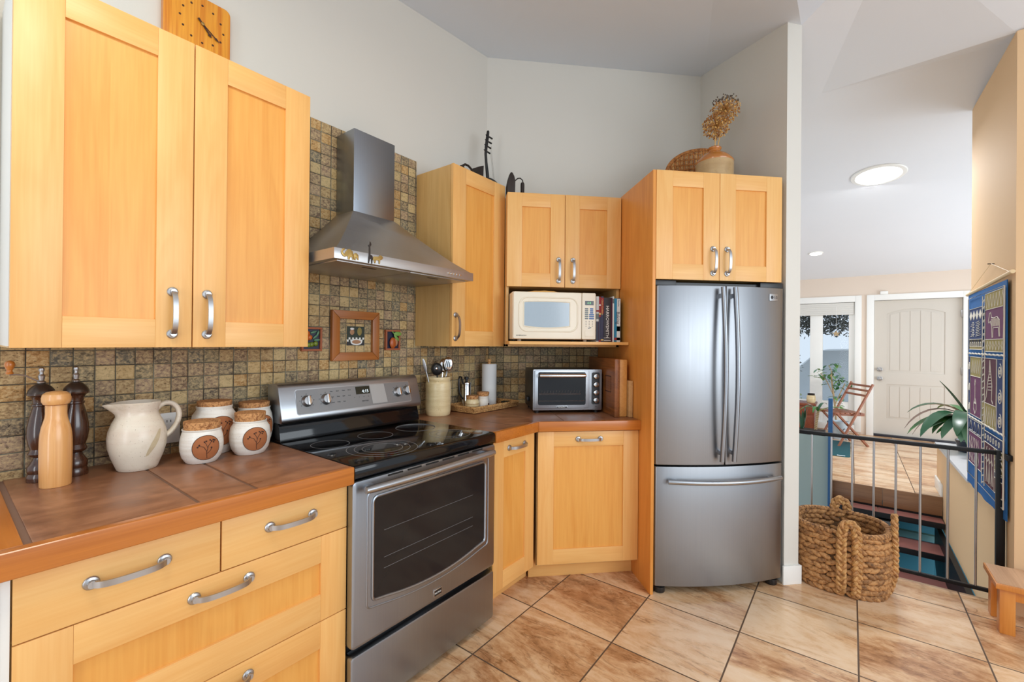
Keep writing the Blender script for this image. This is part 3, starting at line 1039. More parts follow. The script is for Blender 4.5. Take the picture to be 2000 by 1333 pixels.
# --- base cabinet between range and fridge
c = thing('base_cabinet', 'square maple base cabinet with one panelled door below the toaster oven', 'cabinet', (0.47, 2.425, 0))
g = MB('maple_side', 'dark_gap', 'maple_h')
g.box(0.0, 0.59, 0.022, 0.735, 0.1, 0.866, 0)
g.box(0.003, 0.588, 0.0205, 0.0225, 0.105, 0.862, 1)
g.box(-0.03, 0.591, 0.095, 0.115, 0.0, 0.1, 2)
g.build('body', c)
shaker(c, 0.003, 0.589, 0.113, 0.855, 0, stile=0.09, rail=0.083, hnd=(0.297, 0, 0.812, 0.13, False), strips=4)

# --- left countertop
c = thing('countertop', 'brown tiled countertop with wood edge left of the range', 'countertop', hw(0, 0, 0), A45)
g = MB('counter', 'grout_c')
g.box(-0.098, 0.8895, 1.39, 2.074, 0.858, 0.912, 1)
for a, b in ((0.132, 0.434), (0.442, 0.581), (0.589, 0.8895)):
    g.box(a, b, 1.393, 2.0745, 0.905, 0.915, 0, bev=0.0022)
g.build('tiled_surface', c)
g = MB('edge_wood')
g.box(-0.098, 0.8895, 1.362, 1.391, 0.857, 0.9165, 0, bev=0.005, seg=3)
g.build('front_edge', c)
g = MB('edge_wood_y')
g.box(-0.098, 0.119, 1.392, 2.05, 0.905, 0.9165, 0, bev=0.003)
g.build('side_edge', c)

# --- right countertop
c = thing('countertop', 'brown tiled corner countertop with wood edge between range and fridge', 'countertop')
pA, pB = hw(1.661, 1.385), hw(1.661, 2.073)
poly = [(pA.x, pA.y), (0.458, 2.42), (1.0615, 2.42), (1.0615, 3.1645), (0.245, 3.1645), (pB.x, pB.y)]
g = MB('counter', 'grout_c')
g.prism(poly, 0.868, 0.915, 0, plane='XY')
for x in (0.62, 0.86):
    g.box(x - 0.003, x + 0.003, 2.425, 3.16, 0.914, 0.9153, 1)
g.at(rz=A45)
for u in (1.86, 2.14):
    g.box(u - 0.003, u + 0.003, 1.40 if u < 2 else 1.52, 2.07, 0.914, 0.9153, 1)
g.at()
g.build('tiled_surface', c)
g = MB('edge_wood')
q0, q1 = hw(1.661, 1.362), hw(1.661, 1.392)
k0 = 2.3965
g.prism([(q0.x, q0.y), (k0 - 1.362 / R2, k0), (k0 + 0.03 - 1.392 / R2, k0 + 0.03), (q1.x, q1.y)], 0.862, 0.9165, 0, bev=0.004, plane='XY')
g.prism([(k0 - 1.362 / R2 + 0.0005, k0), (1.0615, k0), (1.0615, k0 + 0.03), (k0 + 0.03 - 1.392 / R2 + 0.0005, k0 + 0.03)], 0.862, 0.9165, 0, bev=0.004, plane='XY')
g.build('front_edge', c)


# ================================================================== RANGE
rg = thing('range', 'stainless steel electric range with black ceramic cooktop and oven window', 'range', hw(0.892, 1.37, 0), A45)
RW = 0.763
g = MB('black_plastic')
g.box(0.006, RW - 0.006, 0.045, 0.69, 0.03, 0.895, 0, bev=0.002)
g.box(0.02, RW - 0.02, 0.06, 0.66, 0.0, 0.03, 0)
g.build('body', rg)
g = MB('black_glass', 'black_plastic')
g.prism([(-0.006, 0.872), (0.60, 0.872), (0.60, 0.9175), (0.012, 0.9175), (-0.002, 0.9145), (-0.006, 0.906)], 0.0, RW, 0, bev=0.003, plane='YZ')
ck = g.build('cooktop', rg)
for (cx, cy, rr) in ((0.228, 0.150, 0.140), (0.228, 0.150, 0.110), (0.228, 0.150, 0.080), (0.128, 0.372, 0.076), (0.356, 0.378, 0.078), (0.600, 0.385, 0.098), (0.600, 0.140, 0.096), (0.600, 0.140, 0.064)):
    g = MB('ring')
    g.lathe([(rr - 0.0011, 0.9174), (rr - 0.0011, 0.9178), (rr + 0.0011, 0.9178), (rr + 0.0011, 0.9174)], (cx, cy, 0), 72, 0, cap=False)
    g.build('burner_ring', ck)
g = MB('black_glass', 'steel_h')
g.prism([(0.545, 0.9176), (0.67, 0.9176), (0.67, 1.01), (0.575, 1.01), (0.56, 0.985), (0.548, 0.94)], 0.002, RW - 0.002, 0, bev=0.004, plane='YZ')
g.build('backguard', rg)
g = MB('steel_h')
g.prism([(0.538, 0.996), (0.532, 1.008), (0.532, 1.022), (0.567, 1.147), (0.577, 1.161), (0.592, 1.168), (0.665, 1.160), (0.665, 0.996)], 0.0, RW, 0, bev=0.009, plane='YZ')
cp = g.build('control_panel', rg)
TH = -math.atan2(0.035, 0.125)
RT = Matrix.Rotation(TH, 3, 'X') @ Matrix.Rotation(PI / 2, 3, 'X')


def slope(mb):
    return mb.at((0, 0.5315, 1.02), rx=TH)


g = MB('grey_panel', 'tape', 'steel_h')
slope(g)
g.prism(rrect(0.072, 0.692, 0.012, 0.118, 0.008), -0.0025, 0.004, 0)
g.prism(rrect(0.068, 0.696, 0.008, 0.122, 0.010), -0.0012, 0.004, 2)
g.prism([(0.452, 0.020), (0.540, 0.020), (0.532, 0.117), (0.446, 0.117)], -0.0031, -0.002, 1)
g.at()
ins_ = g.build('control_fascia', cp)
g = MB('lcd')
slope(g)
g.prism(rrect(0.365, 0.443, 0.074, 0.112, 0.002), -0.0036, 0.0, 0)
g.at()
lc = g.build('display', cp)
g = MB('lcd_text')
RI = Matrix.Rotation(PI / 2, 3, 'X')
slope(g)
g.text('4:15', 0.022, 0, (0.398, -0.0042, 0.080), RI)
g.at()
g.build('digits', lc)
g = MB('print')
slope(g)
g.text('MAYTAG', 0.009, 0, (0.392, -0.003, 0.036), RI)
g.at()
g.build('lettering', cp)
g = MB('print')
slope(g)
for (cx, n, ox) in ((0.245, 4, 0.028),):
    for row in range(3):
        for k in range(4 if row < 2 else 3):
            x = 0.232 + k * 0.030
            z = 0.098 - row * 0.026
            g.text(['Bake', 'Broil', 'Clean', 'Warm', 'Oven', 'Timer', 'Light', 'Lock', 'Cook', 'Delay', 'Start'][row * 4 + k], 0.0066, 0, (x, -0.003, z), RI)
g.at()
g.build('lettering', cp)
g = MB('print')
slope(g)
for k in range(4):
    g.text(['1', '2', '3', '0'][k], 0.007, 0, (0.352 + k * 0.026, -0.003, 0.058), RI)
g.at()
g.build('lettering', cp)
for (cx, cz) in ((0.117, 0.066), (0.207, 0.066), (0.612, 0.066), (0.672, 0.07)):
    g = MB('print')
    slope(g)
    for k in range(7):
        a = math.radians(215 - k * 42)
        g.box(cx + 0.032 * math.cos(a) - 0.0025, cx + 0.032 * math.cos(a) + 0.0025, -0.0030, -0.0026, cz + 0.032 * math.sin(a) - 0.0012, cz + 0.032 * math.sin(a) + 0.0012)
    g.at()
    g.build('dial_marking', cp)
for (cx, cz) in ((0.117, 0.066), (0.207, 0.066), (0.612, 0.066), (0.672, 0.07)):
    g = MB('chrome', 'nickel')
    slope(g)
    g.lathe([(0.0, 0.0), (0.0255, 0.0), (0.0255, 0.004), (0.0225, 0.008), (0.0205, 0.012), (0.018, 0.016), (0.0, 0.017)], (cx, -0.003, cz), 28, 1, axis='y', cap=False)
    g.prism(rrect(cx - 0.0065, cx + 0.0065, cz - 0.020, cz + 0.021, 0.006), -0.030, -0.015, 0, bev=0.003)
    g.at()
    g.build('knob', cp)
# oven door
g = MB('steel')
g.prism(rrect(-0.012, RW - 0.004, 0.280, 0.864, 0.016), -0.010, 0.040, 0, bev=0.009)
od = g.build('oven_door', rg)
wx0, wx1, wz0, wz1 = 0.075, 0.682, 0.425, 0.790


def winpoly(d, n=16):
    p = [(wx1 + d - 0.02, wz1 + d), (wx0 - d + 0.02, wz1 + d)]
    p += arc(wx0 - d + 0.02, wz1 + d - 0.02, 0.02, 90, 180, 4)[1:]
    p += arc(wx0 - d + 0.018, wz0 - d + 0.018, 0.018, 180, 255, 4)
    for i in range(1, n):
        t = i / n
        x = wx0 - d + 0.03 + (wx1 - wx0 + 2 * d - 0.06) * t
        p.append((x, wz0 - d - 0.034 * (1 - (2 * t - 1) ** 2)))
    p += arc(wx1 + d - 0.018, wz0 - d + 0.018, 0.018, 285, 360, 4)
    p += arc(wx1 + d - 0.02, wz1 + d - 0.02, 0.02, 0, 90, 4)[:-1]
    return p


g = MB('oven_glass', 'black_plastic')
g.prism(winpoly(0.0), -0.0108, 0.0, 0)
ow = g.build('oven_window', od)
g = MB('ring')
for z in (0.52, 0.56, 0.66):
    g.tube([(0.12, -0.0112, z), (0.60, -0.0112, z)], 0.0006, 5, 0)
g.build('rack_lines', ow)
g = MB('steel')
pl = winpoly(0.004)
g.tube([(x, -0.0095, z) for x, z in pl], 0.0062, 8, 0, closed=True)
pl = winpoly(0.026)
g.tube([(x, -0.0085, z) for x, z in pl], 0.0040, 8, 0, closed=True)
g.build('window_rim', od)
g = MB('steel_h')
n = 20
pts = [(0.018 + 0.69 * i / n, -0.044 - 0.010 * (1 - (2 * i / n - 1) ** 2), 0.838) for i in range(n + 1)]
g.tube(pts, [0.0125] + [0.0145] * (n - 1) + [0.0125], 14, 0)
for x in (0.05, 0.675):
    g.box(x - 0.014, x + 0.014, -0.045, -0.006, 0.828, 0.848, 0, bev=0.004)
g.build('oven_handle', od)
g = MB('dark_gap')
for k in range(6):
    x = 0.135 + k * 0.092
    g.prism(rrect(x, x + 0.070, 0.8535, 0.8595, 0.0028), -0.0108, -0.0, 0)
g.build('vent_slots', od)
g = MB('chrome', 'black_plastic', 'print_white')
g.box(0.366, 0.412, -0.0135, -0.008, 0.300, 0.328, 0, bev=0.002)
g.box(0.3685, 0.4095, -0.0142, -0.010, 0.3025, 0.3255, 1)
g.text('MAYTAG', 0.0088, 2, (0.370, -0.0145, 0.3105), align='LEFT')
g.build('badge', od)
g = MB('steel', 'black_plastic')
g.prism(rrect(-0.010, RW - 0.004, 0.028, 0.252, 0.012), -0.006, 0.04, 0, bev=0.007)
g.build('storage_drawer', rg)

# ================================================================== RANGE HOOD
hd = thing('range_hood', 'stainless steel chimney range hood on the mosaic wall above the range', 'range hood', hw(0.948, 1.605, 1.679), A45)
HWD = 0.802
g = MB('hood_steel', 'dark_gap')
g.box(0.0, HWD, 0.0, 0.465, 0.0, 0.0425, 0, bev=0.001)
a = [(0.012, 0.008, 0.0425), (HWD - 0.012, 0.008, 0.0425), (HWD - 0.012, 0.464, 0.0425), (0.012, 0.464, 0.0425)]
b = [(0.283, 0.312, 0.307), (0.523, 0.312, 0.307), (0.523, 0.464, 0.307), (0.283, 0.464, 0.307)]
# slightly concave skirt
vs = []
for t in (0, 0.25, 0.5, 0.75, 1.0):
    for i in range(4):
        k = t ** 1.12
        vs.append(tuple(a[i][j] + (b[i][j] - a[i][j]) * (t if j < 2 else k) for j in range(3)))
fs = []
for k in range(4):
    for i in range(4):
        fs.append((k * 4 + i, k * 4 + (i + 1) % 4, k * 4 + 4 + (i + 1) % 4, k * 4 + 4 + i))
fs.append((19, 18, 17, 16)); fs.append((0, 1, 2, 3))
g.raw(vs, fs, 0)
g.build('canopy', hd)
g = MB('steel')
g.box(0.283, 0.523, 0.312, 0.464, 0.300, 0.709, 0, bev=0.002)
g.build('chimney', hd)
g = MB('hood_steel', 'dark_gap')
for x0, x1 in ((0.03, HWD / 2 - 0.002), (HWD / 2 + 0.002, HWD - 0.03)):
    g.box(x0, x1, 0.03, 0.44, -0.004, 0.001, 0, bev=0.001)
    xc = (x0 + x1) / 2
    g.box(xc - 0.035, xc + 0.035, 0.075, 0.088, -0.0046, 0.0, 1)
g.build('filter', hd)
for k in range(5):
    g = MB('chrome')
    g.lathe([(0, 0), (0.0055, 0), (0.0055, 0.003), (0.0045, 0.004), (0, 0.004)], (0.620 + k * 0.0205, 0, 0.0195), 14, 0, axis='y', cap=False)
    g.build('button', hd)


def cutout(name, polys, label, loc, t=0.004, mats=('brass', 'iron')):
    g = MB(*mats)
    for q, mt_ in polys:
        g.prism(q, -t, 0.0, mt_, bev=0.0008)
    return g.build(name, loc=loc, rz=A45, label=label, cat='magnet', group='animal magnets on the range hood')


el = [(-.040, .028), (-.034, .040), (-.026, .043), (-.024, .036), (-.031, .033), (-.032, .026), (-.027, .018), (-.020, .030), (-.012, .040), (-.003, .043), (.010, .036), (.014, .026), (.018, .020),
      (.016, .002), (.010, .002), (.009, .012), (.002, .010), (-.001, .010), (-.002, .000), (-.009, .000), (-.010, .011), (-.016, .012), (-.022, .008), (-.030, .010), (-.038, .018)]
el2 = [(.016, .022), (.020, .030), (.028, .031), (.037, .024), (.038, .004), (.033, .004), (.031, .012), (.026, .010), (.025, .002), (.020, .002), (.018, .012)]
cutout('elephant_magnet', [(el, 0), (el2, 0)], 'small brass elephant magnet on the hood front', hw(1.016, 1.6048, 1.681))
gi = [(-.010, .0), (-.006, .0), (-.002, .018), (.004, .020), (.006, .0), (.010, .0), (.011, .022), (.010, .034), (.000, .036), (-.001, .070), (.004, .078), (.002, .086), (-.003, .092), (-.004, .080), (-.012, .074), (-.010, .070), (-.007, .070), (-.007, .034), (-.009, .022)]
cutout('giraffe_magnet', [(gi, 1)], 'dark giraffe magnet with tall neck on the hood front', hw(1.110, 1.6048, 1.680))
li = [(-.016, .030), (.008, .033), (.014, .040), (.024, .038), (.030, .030), (.024, .022), (.016, .020), (.014, .002), (.010, .002), (.008, .016), (-.006, .016), (-.008, .002), (-.012, .002), (-.016, .016), (-.022, .012), (-.020, .022)]
cutout('lion_magnet', [(li, 0)], 'small brass lion magnet beside the giraffe on the hood front', hw(1.143, 1.6045, 1.682))

# ================================================================== REFRIGERATOR
fr = thing('refrigerator', 'stainless steel fridge with two doors above a bottom freezer drawer', 'refrigerator', (1.084, 2.27, 0))
FW = 0.760


def bow(x, depth=0.042):
    t = (x - FW / 2) / (FW / 2)
    return -depth * (1 - t * t)


def door_bm(x0, x1, z0, z1, ra, rb):
    n = 14
    pts = []
    for i in range(n + 1):
        x = x0 + (x1 - x0) * i / n
        pts.append((x, bow(x)))
    if ra:
        pts[0] = (x0, bow(x0) + 0.022); pts.insert(1, (x0 + 0.003, bow(x0) + 0.006)); pts.insert(2, (x0 + 0.010, bow(x0 + 0.01) + 0.0005))
    if rb:
        pts[-1] = (x1, bow(x1) + 0.022); pts.insert(-1, (x1 - 0.010, bow(x1 - 0.01) + 0.0005)); pts.insert(-1, (x1 - 0.003, bow(x1) + 0.006))
    pts += [(x1, 0.07), (x0, 0.07)]
    g = MB('fridge_steel')
    g.prism(pts, z0, z1, 0, bev=0.0035, plane='XY')
    return g


g = MB('black_plastic')
g.box(0.006, FW - 0.006, 0.072, 0.76, 0.05, 1.682, 0)
g.box(0.02, FW - 0.02, 0.02, 0.76, 0.028, 0.052, 0)
for x in (0.045, FW - 0.045):
    g.lathe([(0.0, 0.0), (0.026, 0.0), (0.030, 0.006), (0.030, 0.032), (0.0, 0.034)], (x, 0.03, 0.0), 18, 0, cap=False)
for a, b in ((0.0, 0.12), (FW - 0.14, FW)):
    g.box(a, b, 0.008, 0.12, 1.672, 1.701, 0, bev=0.004)
g.box(0.12, FW - 0.14, 0.03, 0.12, 1.668, 1.692, 0)
g.build('case', fr)


def fhandle(parent, z0, z1, x, y0, side):
    n = 22
    g = MB('steel')
    pts = []
    for i in range(n + 1):
        t = i / n
        pts.append((x + 0.0, y0 - 0.030 - 0.028 * math.sin(PI * t), z0 + (z1 - z0) * t))
    g.tube(pts, 0.0125, 12, 0)
    for z in (z0 + 0.045, z1 - 0.045):
        g.box(x - 0.008, x + 0.008, y0 - 0.034, y0 + 0.006, z - 0.012, z + 0.012, 0, bev=0.003)
    return g.build('handle', parent)


dl = door_bm(0.0, 0.3775, 0.700, 1.670, True, False).build('left_door', fr, angle=0.35)
fhandle(dl, 0.725, 1.660, 0.345, bow(0.345), 0)
drr = door_bm(0.3835, FW, 0.700, 1.670, False, True).build('right_door', fr, angle=0.35)
fhandle(drr, 0.725, 1.660, 0.415, bow(0.415), 0)
g = MB('nickel', 'print', 'print_white')
bx, by = 0.682, bow(0.682)
ang = math.atan2(-bow(0.66) + bow(0.70), 0.04)
g.at((bx, by - 0.0015, 1.617), rz=math.atan2(bow(0.70) - bow(0.66), 0.04))
g.box(-0.029, 0.029, -0.0015, 0.001, -0.019, 0.019, 0, bev=0.001)
g.lathe([(0.0, 0.0), (0.0095, 0.0), (0.0095, 0.0008), (0.0, 0.0008)], (-0.012, -0.0014, 0.0), 20, 1, axis='y', cap=False)
g.text('LG', 0.020, 1, (0.002, -0.0018, -0.006))
g.at()
g.build('badge', drr)
df = door_bm(0.0, FW, 0.045, 0.690, True, True).build('freezer_drawer', fr, angle=0.35)
g = MB('steel_h')
pts = []
for i in range(25):
    t = i / 24
    x = 0.058 + (FW - 0.062 - 0.040) * t
    pts.append((x, bow(x) - 0.030 - 0.022 * math.sin(PI * t), 0.618))
g.tube(pts, 0.0135, 12, 0)
for x in (0.10, FW - 0.10):
    g.box(x - 0.014, x + 0.014, bow(x) - 0.034, bow(x) + 0.006, 0.611, 0.625, 0, bev=0.003)
g.build('handle', df)

# ================================================================== MICROWAVE, BOOKS
mw = thing('microwave', 'cream microwave oven with pale window on the open cabinet shelf', 'microwave', (0.347, 2.612, 1.3615))
g = MB('cream', 'cream_dark')
g.box(0.0, 0.512, 0.012, 0.36, 0.012, 0.298, 0, bev=0.008)
for x in (0.05, 0.46):
    for y in (0.05, 0.32):
        g.lathe([(0.0, 0), (0.012, 0), (0.012, 0.014), (0, 0.014)], (x, y, 0.0), 12, 1, cap=False)
g.build('body', mw)
g = MB('cream', 'cream_dark')
g.prism(rrect(0.003, 0.421, 0.014, 0.296, 0.010), -0.014, 0.014, 0, bev=0.008)
md = g.build('door', mw)


def barrel(x0, x1, z0, z1, n=10, b=0.010):
    p = []
    for i in range(n + 1):
        t = i / n
        p.append((x0 + (x1 - x0) * t, z0 - b * (1 - (2 * t - 1) ** 2)))
    for i in range(n + 1):
        t = i / n
        p.append((x1 - (x1 - x0) * t, z1 + b * 0.4 * (1 - (2 * t - 1) ** 2)))
    return p


g = MB('cream', 'cream_dark')
g.tube([(x, -0.014, z) for x, z in rrect(0.040, 0.395, 0.060, 0.262, 0.05, 8)], 0.005, 8, 0, closed=True)
g.tube([(x, -0.014, z) for x, z in barrel(0.066, 0.348, 0.090, 0.236)], 0.0035, 8, 0, closed=True)
g.build('window_rim', md)
MB('mw_glass').prism(barrel(0.070, 0.344, 0.094, 0.232), -0.0152, -0.012, 0).build('window', md)
g = MB('print')
g.text('EMERSON', 0.012, 0, (0.022, -0.0145, 0.030), sx=1.15)
g.build('lettering', md)
g = MB('cream', 'cream_dark')
g.prism(rrect(0.4235, 0.510, 0.014, 0.296, 0.008), -0.012, 0.014, 0, bev=0.006)
mp = g.build('control_panel', mw)
g = MB('lcd', 'lcd_green')
g.prism(rrect(0.442, 0.496, 0.222, 0.248, 0.002), -0.0130, -0.010, 0)
g.text('4 8', 0.018, 1, (0.455, -0.0134, 0.2285))
g.build('display', mp)
g = MB('btn_grey', 'btn_blue', 'print')
for r in range(6):
    g.prism(rrect(0.441, 0.462, 0.136 + r * 0.0118, 0.1445 + r * 0.0118, 0.002), -0.0132, -0.010, 0)
    w_ = 0.011 if r > 2 else 0.016
    g.prism(rrect(0.483 - w_, 0.483 + w_, 0.136 + r * 0.0118, 0.1448 + r * 0.0118, 0.004), -0.0132, -0.010, 1)
for r in range(4):
    for k in range(3):
        g.box(0.446 + k * 0.02, 0.452 + k * 0.02, -0.0124, -0.0116, 0.092 + r * 0.010, 0.0945 + r * 0.010, 2)
g.prism([(0.462, 0.078), (0.480, 0.083), (0.482, 0.089), (0.464, 0.085)], -0.0126, -0.010, 0)
g.build('keypad', mp)
g = MB('cream')
g.prism(rrect(0.442, 0.500, 0.030, 0.066, 0.004), -0.0145, -0.008, 0, bev=0.0015)
g.build('door_button', mp)

g = MB('straw')
for k in range(9):
    r = 0.012 + k * 0.009
    g.tube([(r * 1.15 * math.cos(2 * PI * i / 28), r * math.sin(2 * PI * i / 28), 0.005 + 0.001 * math.sin(i * 2.1 + k)) for i in range(28)], 0.0048, 6, 0, closed=True)
g.build('woven_trivet', loc=(0.552, 2.735, 1.6605), label='round straw trivet lying on top of the microwave', cat='trivet')


def book(label, x0, w, h, d, cover, y=2.655, tilt=0.0, deco=None, page=True):
    t = thing('book', label, 'book', (x0, y, 1.3615), 0.0, 'books beside the microwave')
    t.rotation_euler = (0, tilt, 0)
    g = MB(cover)
    for dd in (deco if isinstance(deco, list) else []):
        if dd[0] == 'stripe':
            dd[1](g, w, h)
    g.box(0, 0.0022, 0, d, 0, h, 0)
    g.box(w - 0.0022, w, 0, d, 0, h, 0)
    g.box(0, w, -0.0015, 0.0025, 0, h, 0, bev=0.001)
    g.build('cover', t)
    g = MB('pages')
    g.box(0.0023, w - 0.0023, 0.0026, d - 0.004, 0.003, h - 0.004, 0)
    g.build('page_block', t)
    for dd in (deco or []):
        if dd[0] == 'text':
            g = MB(dd[2])
            dd[1](g, w, h)
            g.build('lettering', t)
    return t


RS = Matrix(((0, 1, 0), (0, 0, -1), (-1, 0, 0)))  # reads downwards


def spine(s, size, mat, dx=0.0, z=None, sx=1.0):
    def f(g, w, h):
        g.text(s, size, mat, (w / 2 - size * 0.34 + dx, -0.0024, z if z is not None else h * 0.9), RS, sx=sx)
    return ('text', f, mat)


def deco_many(*ds):
    return list(ds)


def stripe(mat, za, zb, xa=0.03, xb=0.97):
    return ('stripe', lambda g, w, h: g.box(xa * w, xb * w, -0.0020, -0.0014, h * za, h * zb, mat))


book('pale patterned paperback touching the microwave side', 0.8765, 0.017, 0.282, 0.20, 'book_pale', deco=deco_many(stripe('book_navy', 0.02, 0.45), stripe('btn_grey', 0.5, 0.62), stripe('red', 0.66, 0.7)))
book('thin red and navy book second from the microwave', 0.8945, 0.012, 0.280, 0.20, 'red', deco=deco_many(stripe('book_navy', 0.04, 0.55), stripe('yellow_print', 0.6, 0.64), stripe('print_white', 0.8, 0.83)))
book('multicoloured cookbook left of the thick charcoal one', 0.9075, 0.0175, 0.283, 0.21, 'book_navy', deco=deco_many(stripe('red', 0.62, 0.97), spine('Classic Cookbook', 0.013, 'yellow_print', z=0.262), stripe('yellow_print', 0.03, 0.06)))
book('thick charcoal book with white HARROWSMITH lettering on its spine', 0.926, 0.047, 0.276, 0.215, 'book_dark', deco=deco_many(spine('HARROWSMITH', 0.027, 'print_white', z=0.226, sx=1.02), stripe('print_white', 0.03, 0.042), stripe('print_white', 0.085, 0.09)))
book('slim dark red book right of the charcoal one', 0.974, 0.008, 0.274, 0.20, 'maroon')
book('slim white book left of the blue baking one', 0.9825, 0.010, 0.284, 0.205, 'book_pale', deco=[stripe('btn_grey', 0.85, 0.95)])
book('blue and white book with Baking lettered on its spine', 0.9935, 0.040, 0.272, 0.21, 'book_blue', deco=deco_many(stripe('book_pale', 0.0, 0.99, 0.42, 0.98), spine('Baking', 0.030, 'book_navy', z=0.19, dx=0.004), spine('Favorite', 0.012, 'book_navy', z=0.262, dx=0.008), stripe('book_blue', 0.25, 0.36), stripe('red', 0.04, 0.1)))

# ================================================================== TOASTER OVEN, BOARDS
to = thing('toaster_oven', 'steel toaster oven with four round knobs on the right countertop', 'toaster oven', (0.490, 2.69, 0.9155))
g = MB('black_plastic', 'steel')
g.box(0.004, 0.436, 0.014, 0.31, 0.018, 0.268, 0, bev=0.006)
for x in (0.03, 0.41):
    for y in (0.03, 0.28):
        g.lathe([(0, 0), (0.014, 0), (0.016, 0.02), (0, 0.02)], (x, y, 0), 14, 0, cap=False)
g.box(-0.012, 0.004, 0.15, 0.24, 0.055, 0.085, 0, bev=0.006)
g.build('body', to)
g = MB('steel_h')
g.prism(rrect(0.0, 0.440, 0.018, 0.272, 0.006), 0.0, 0.016, 0, bev=0.003)
face = g.build('front_frame', to)
g = MB('steel_h', 'oven_glass')
g.prism(rrect(0.008, 0.355, 0.030, 0.266, 0.006), -0.010, 0.001, 0, bev=0.003)
tdo = g.build('door', to)
g = MB('oven_glass')
g.prism(rrect(0.029, 0.332, 0.052, 0.256, 0.012), -0.0108, -0.008, 0)
g.build('window', tdo)
g = MB('nickel')
for z in (0.118, 0.124):
    g.tube([(0.036, -0.0115, z), (0.300, -0.0115, z)], 0.0011, 5, 0)
g.tube([(0.033, -0.0115, 0.078), (0.326, -0.0115, 0.078)], 0.0016, 5, 0)
for k in range(14):
    g.tube([(0.05 + k * 0.0185, -0.0112, 0.126), (0.05 + k * 0.0185 + 0.005, -0.0112, 0.142)], 0.0006, 4, 0)
g.build('rack', tdo)
g = MB('chrome')
g.tube([(0.036, -0.036, 0.236)] + [(0.036 + 0.286 * i / 10, -0.041, 0.236) for i in range(1, 10)] + [(0.322, -0.036, 0.236)], 0.0125, 12, 0)
for x in (0.046, 0.312):
    g.box(x - 0.008, x + 0.008, -0.038, -0.008, 0.230, 0.242, 0, bev=0.002)
g.build('door_handle', tdo)
g = MB('nickel', 'print')
g.prism(rrect(0.146, 0.216, 0.032, 0.047, 0.006), -0.0125, -0.008, 0, bev=0.001)
g.prism(rrect(0.149, 0.213, 0.0345, 0.0445, 0.004), -0.0132, -0.010, 1)
g.text('KitchenAid', 0.0105, 'print_white', (0.1535, -0.0134, 0.0363))
g.build('badge', tdo)
g = MB('black_plastic')
g.prism(rrect(0.374, 0.424, 0.054, 0.254, 0.010), -0.003, 0.004, 0)
tp = g.build('control_panel', to)
for k, z in enumerate((0.229, 0.178, 0.128, 0.080)):
    g = MB('chrome', 'black_plastic')
    g.lathe([(0, 0), (0.0175, 0), (0.0175, 0.010), (0.0155, 0.018), (0.0125, 0.020), (0, 0.020)], (0.399, -0.003, z), 24, 0, axis='y', cap=False)
    g.box(0.3965, 0.4015, -0.0245, -0.020, z - 0.012, z + 0.012, 1, bev=0.001)
    g.build('knob', tp)
g = MB('print')
g.lathe([(0, 0), (0.003, 0), (0.003, 0.001), (0, 0.001)], (0.402, -0.0002, 0.040), 10, 0, axis='y', cap=False)
g.build('indicator', tp)


def board(label, x, w, y0, y1, h, mat, inset=None, bev=0.004, groove=False):
    g = MB(mat)
    g.box(0, w, 0, y1 - y0, 0, h, 0, bev=bev)
    if inset:
        g.box(-0.002, w, inset[0], inset[1], inset[2], inset[3], mat)
    t = g.build('cutting_board', loc=(x, y0, 0.9155), label=label, cat='cutting board', group='cutting boards against the fridge panel')
    return t


bd = board('dark brown butcher block cutting board beside the toaster oven', 0.948, 0.030, 2.515, 3.02, 0.344, 'board_dark')
g = MB('board_mid', 'brown_line')
g.v = []
for (a, b, c_, d_2) in ((0.06, 0.065, 0.14, 0.24), (0.16, 0.165, 0.14, 0.24), (0.06, 0.165, 0.14, 0.145), (0.06, 0.165, 0.235, 0.24)):
    g.box(-0.0008, 0.0, a, b, c_, d_2, 1)
g.build('grip_slot', bd)
board('tan cutting board standing between the dark block and the small pale board', 0.981, 0.048, 2.525, 2.98, 0.341, 'board_mid', bev=0.006)
board('small pale cutting board leaning against the fridge surround', 1.032, 0.025, 2.505, 2.78, 0.216, 'board_pale')

# ================================================================== COUNTER ITEMS, LEFT
def mill(name, label, u, m, prof, mat, z=0.9155, metal=None):
    t = thing(name, label, 'pepper mill', hw(u, m, z), A45)
    g = MB(mat)
    g.lathe(prof, (0, 0, 0), 40, 0, cap=True)
    g.build('body', t)
    return t


dprof = [(0.0, 0), (0.031, 0), (0.032, 0.008), (0.031, 0.018), (0.0285, 0.024), (0.030, 0.030), (0.0305, 0.044), (0.024, 0.055), (0.018, 0.066), (0.0165, 0.072), (0.026, 0.078), (0.029, 0.084), (0.026, 0.092), (0.024, 0.098), (0.029, 0.115), (0.0325, 0.140),
         (0.0315, 0.165), (0.0265, 0.195), (0.0205, 0.220), (0.0185, 0.228), (0.0215, 0.231), (0.0215, 0.236), (0.0188, 0.238), (0.0195, 0.247), (0.0225, 0.255), (0.0280, 0.261), (0.0325, 0.264), (0.0330, 0.268), (0.0, 0.268)]
cprof = [(0.0320, 0.268), (0.0312, 0.272), (0.0290, 0.279), (0.0240, 0.287), (0.0170, 0.294), (0.0095, 0.299), (0.0, 0.300)]
fprof = [(0.0095, 0.300), (0.0105, 0.304), (0.006, 0.308), (0.0075, 0.316), (0.0085, 0.322), (0.005, 0.328), (0.0045, 0.334), (0.007, 0.339), (0.0065, 0.345), (0.003, 0.349), (0.0, 0.350)]
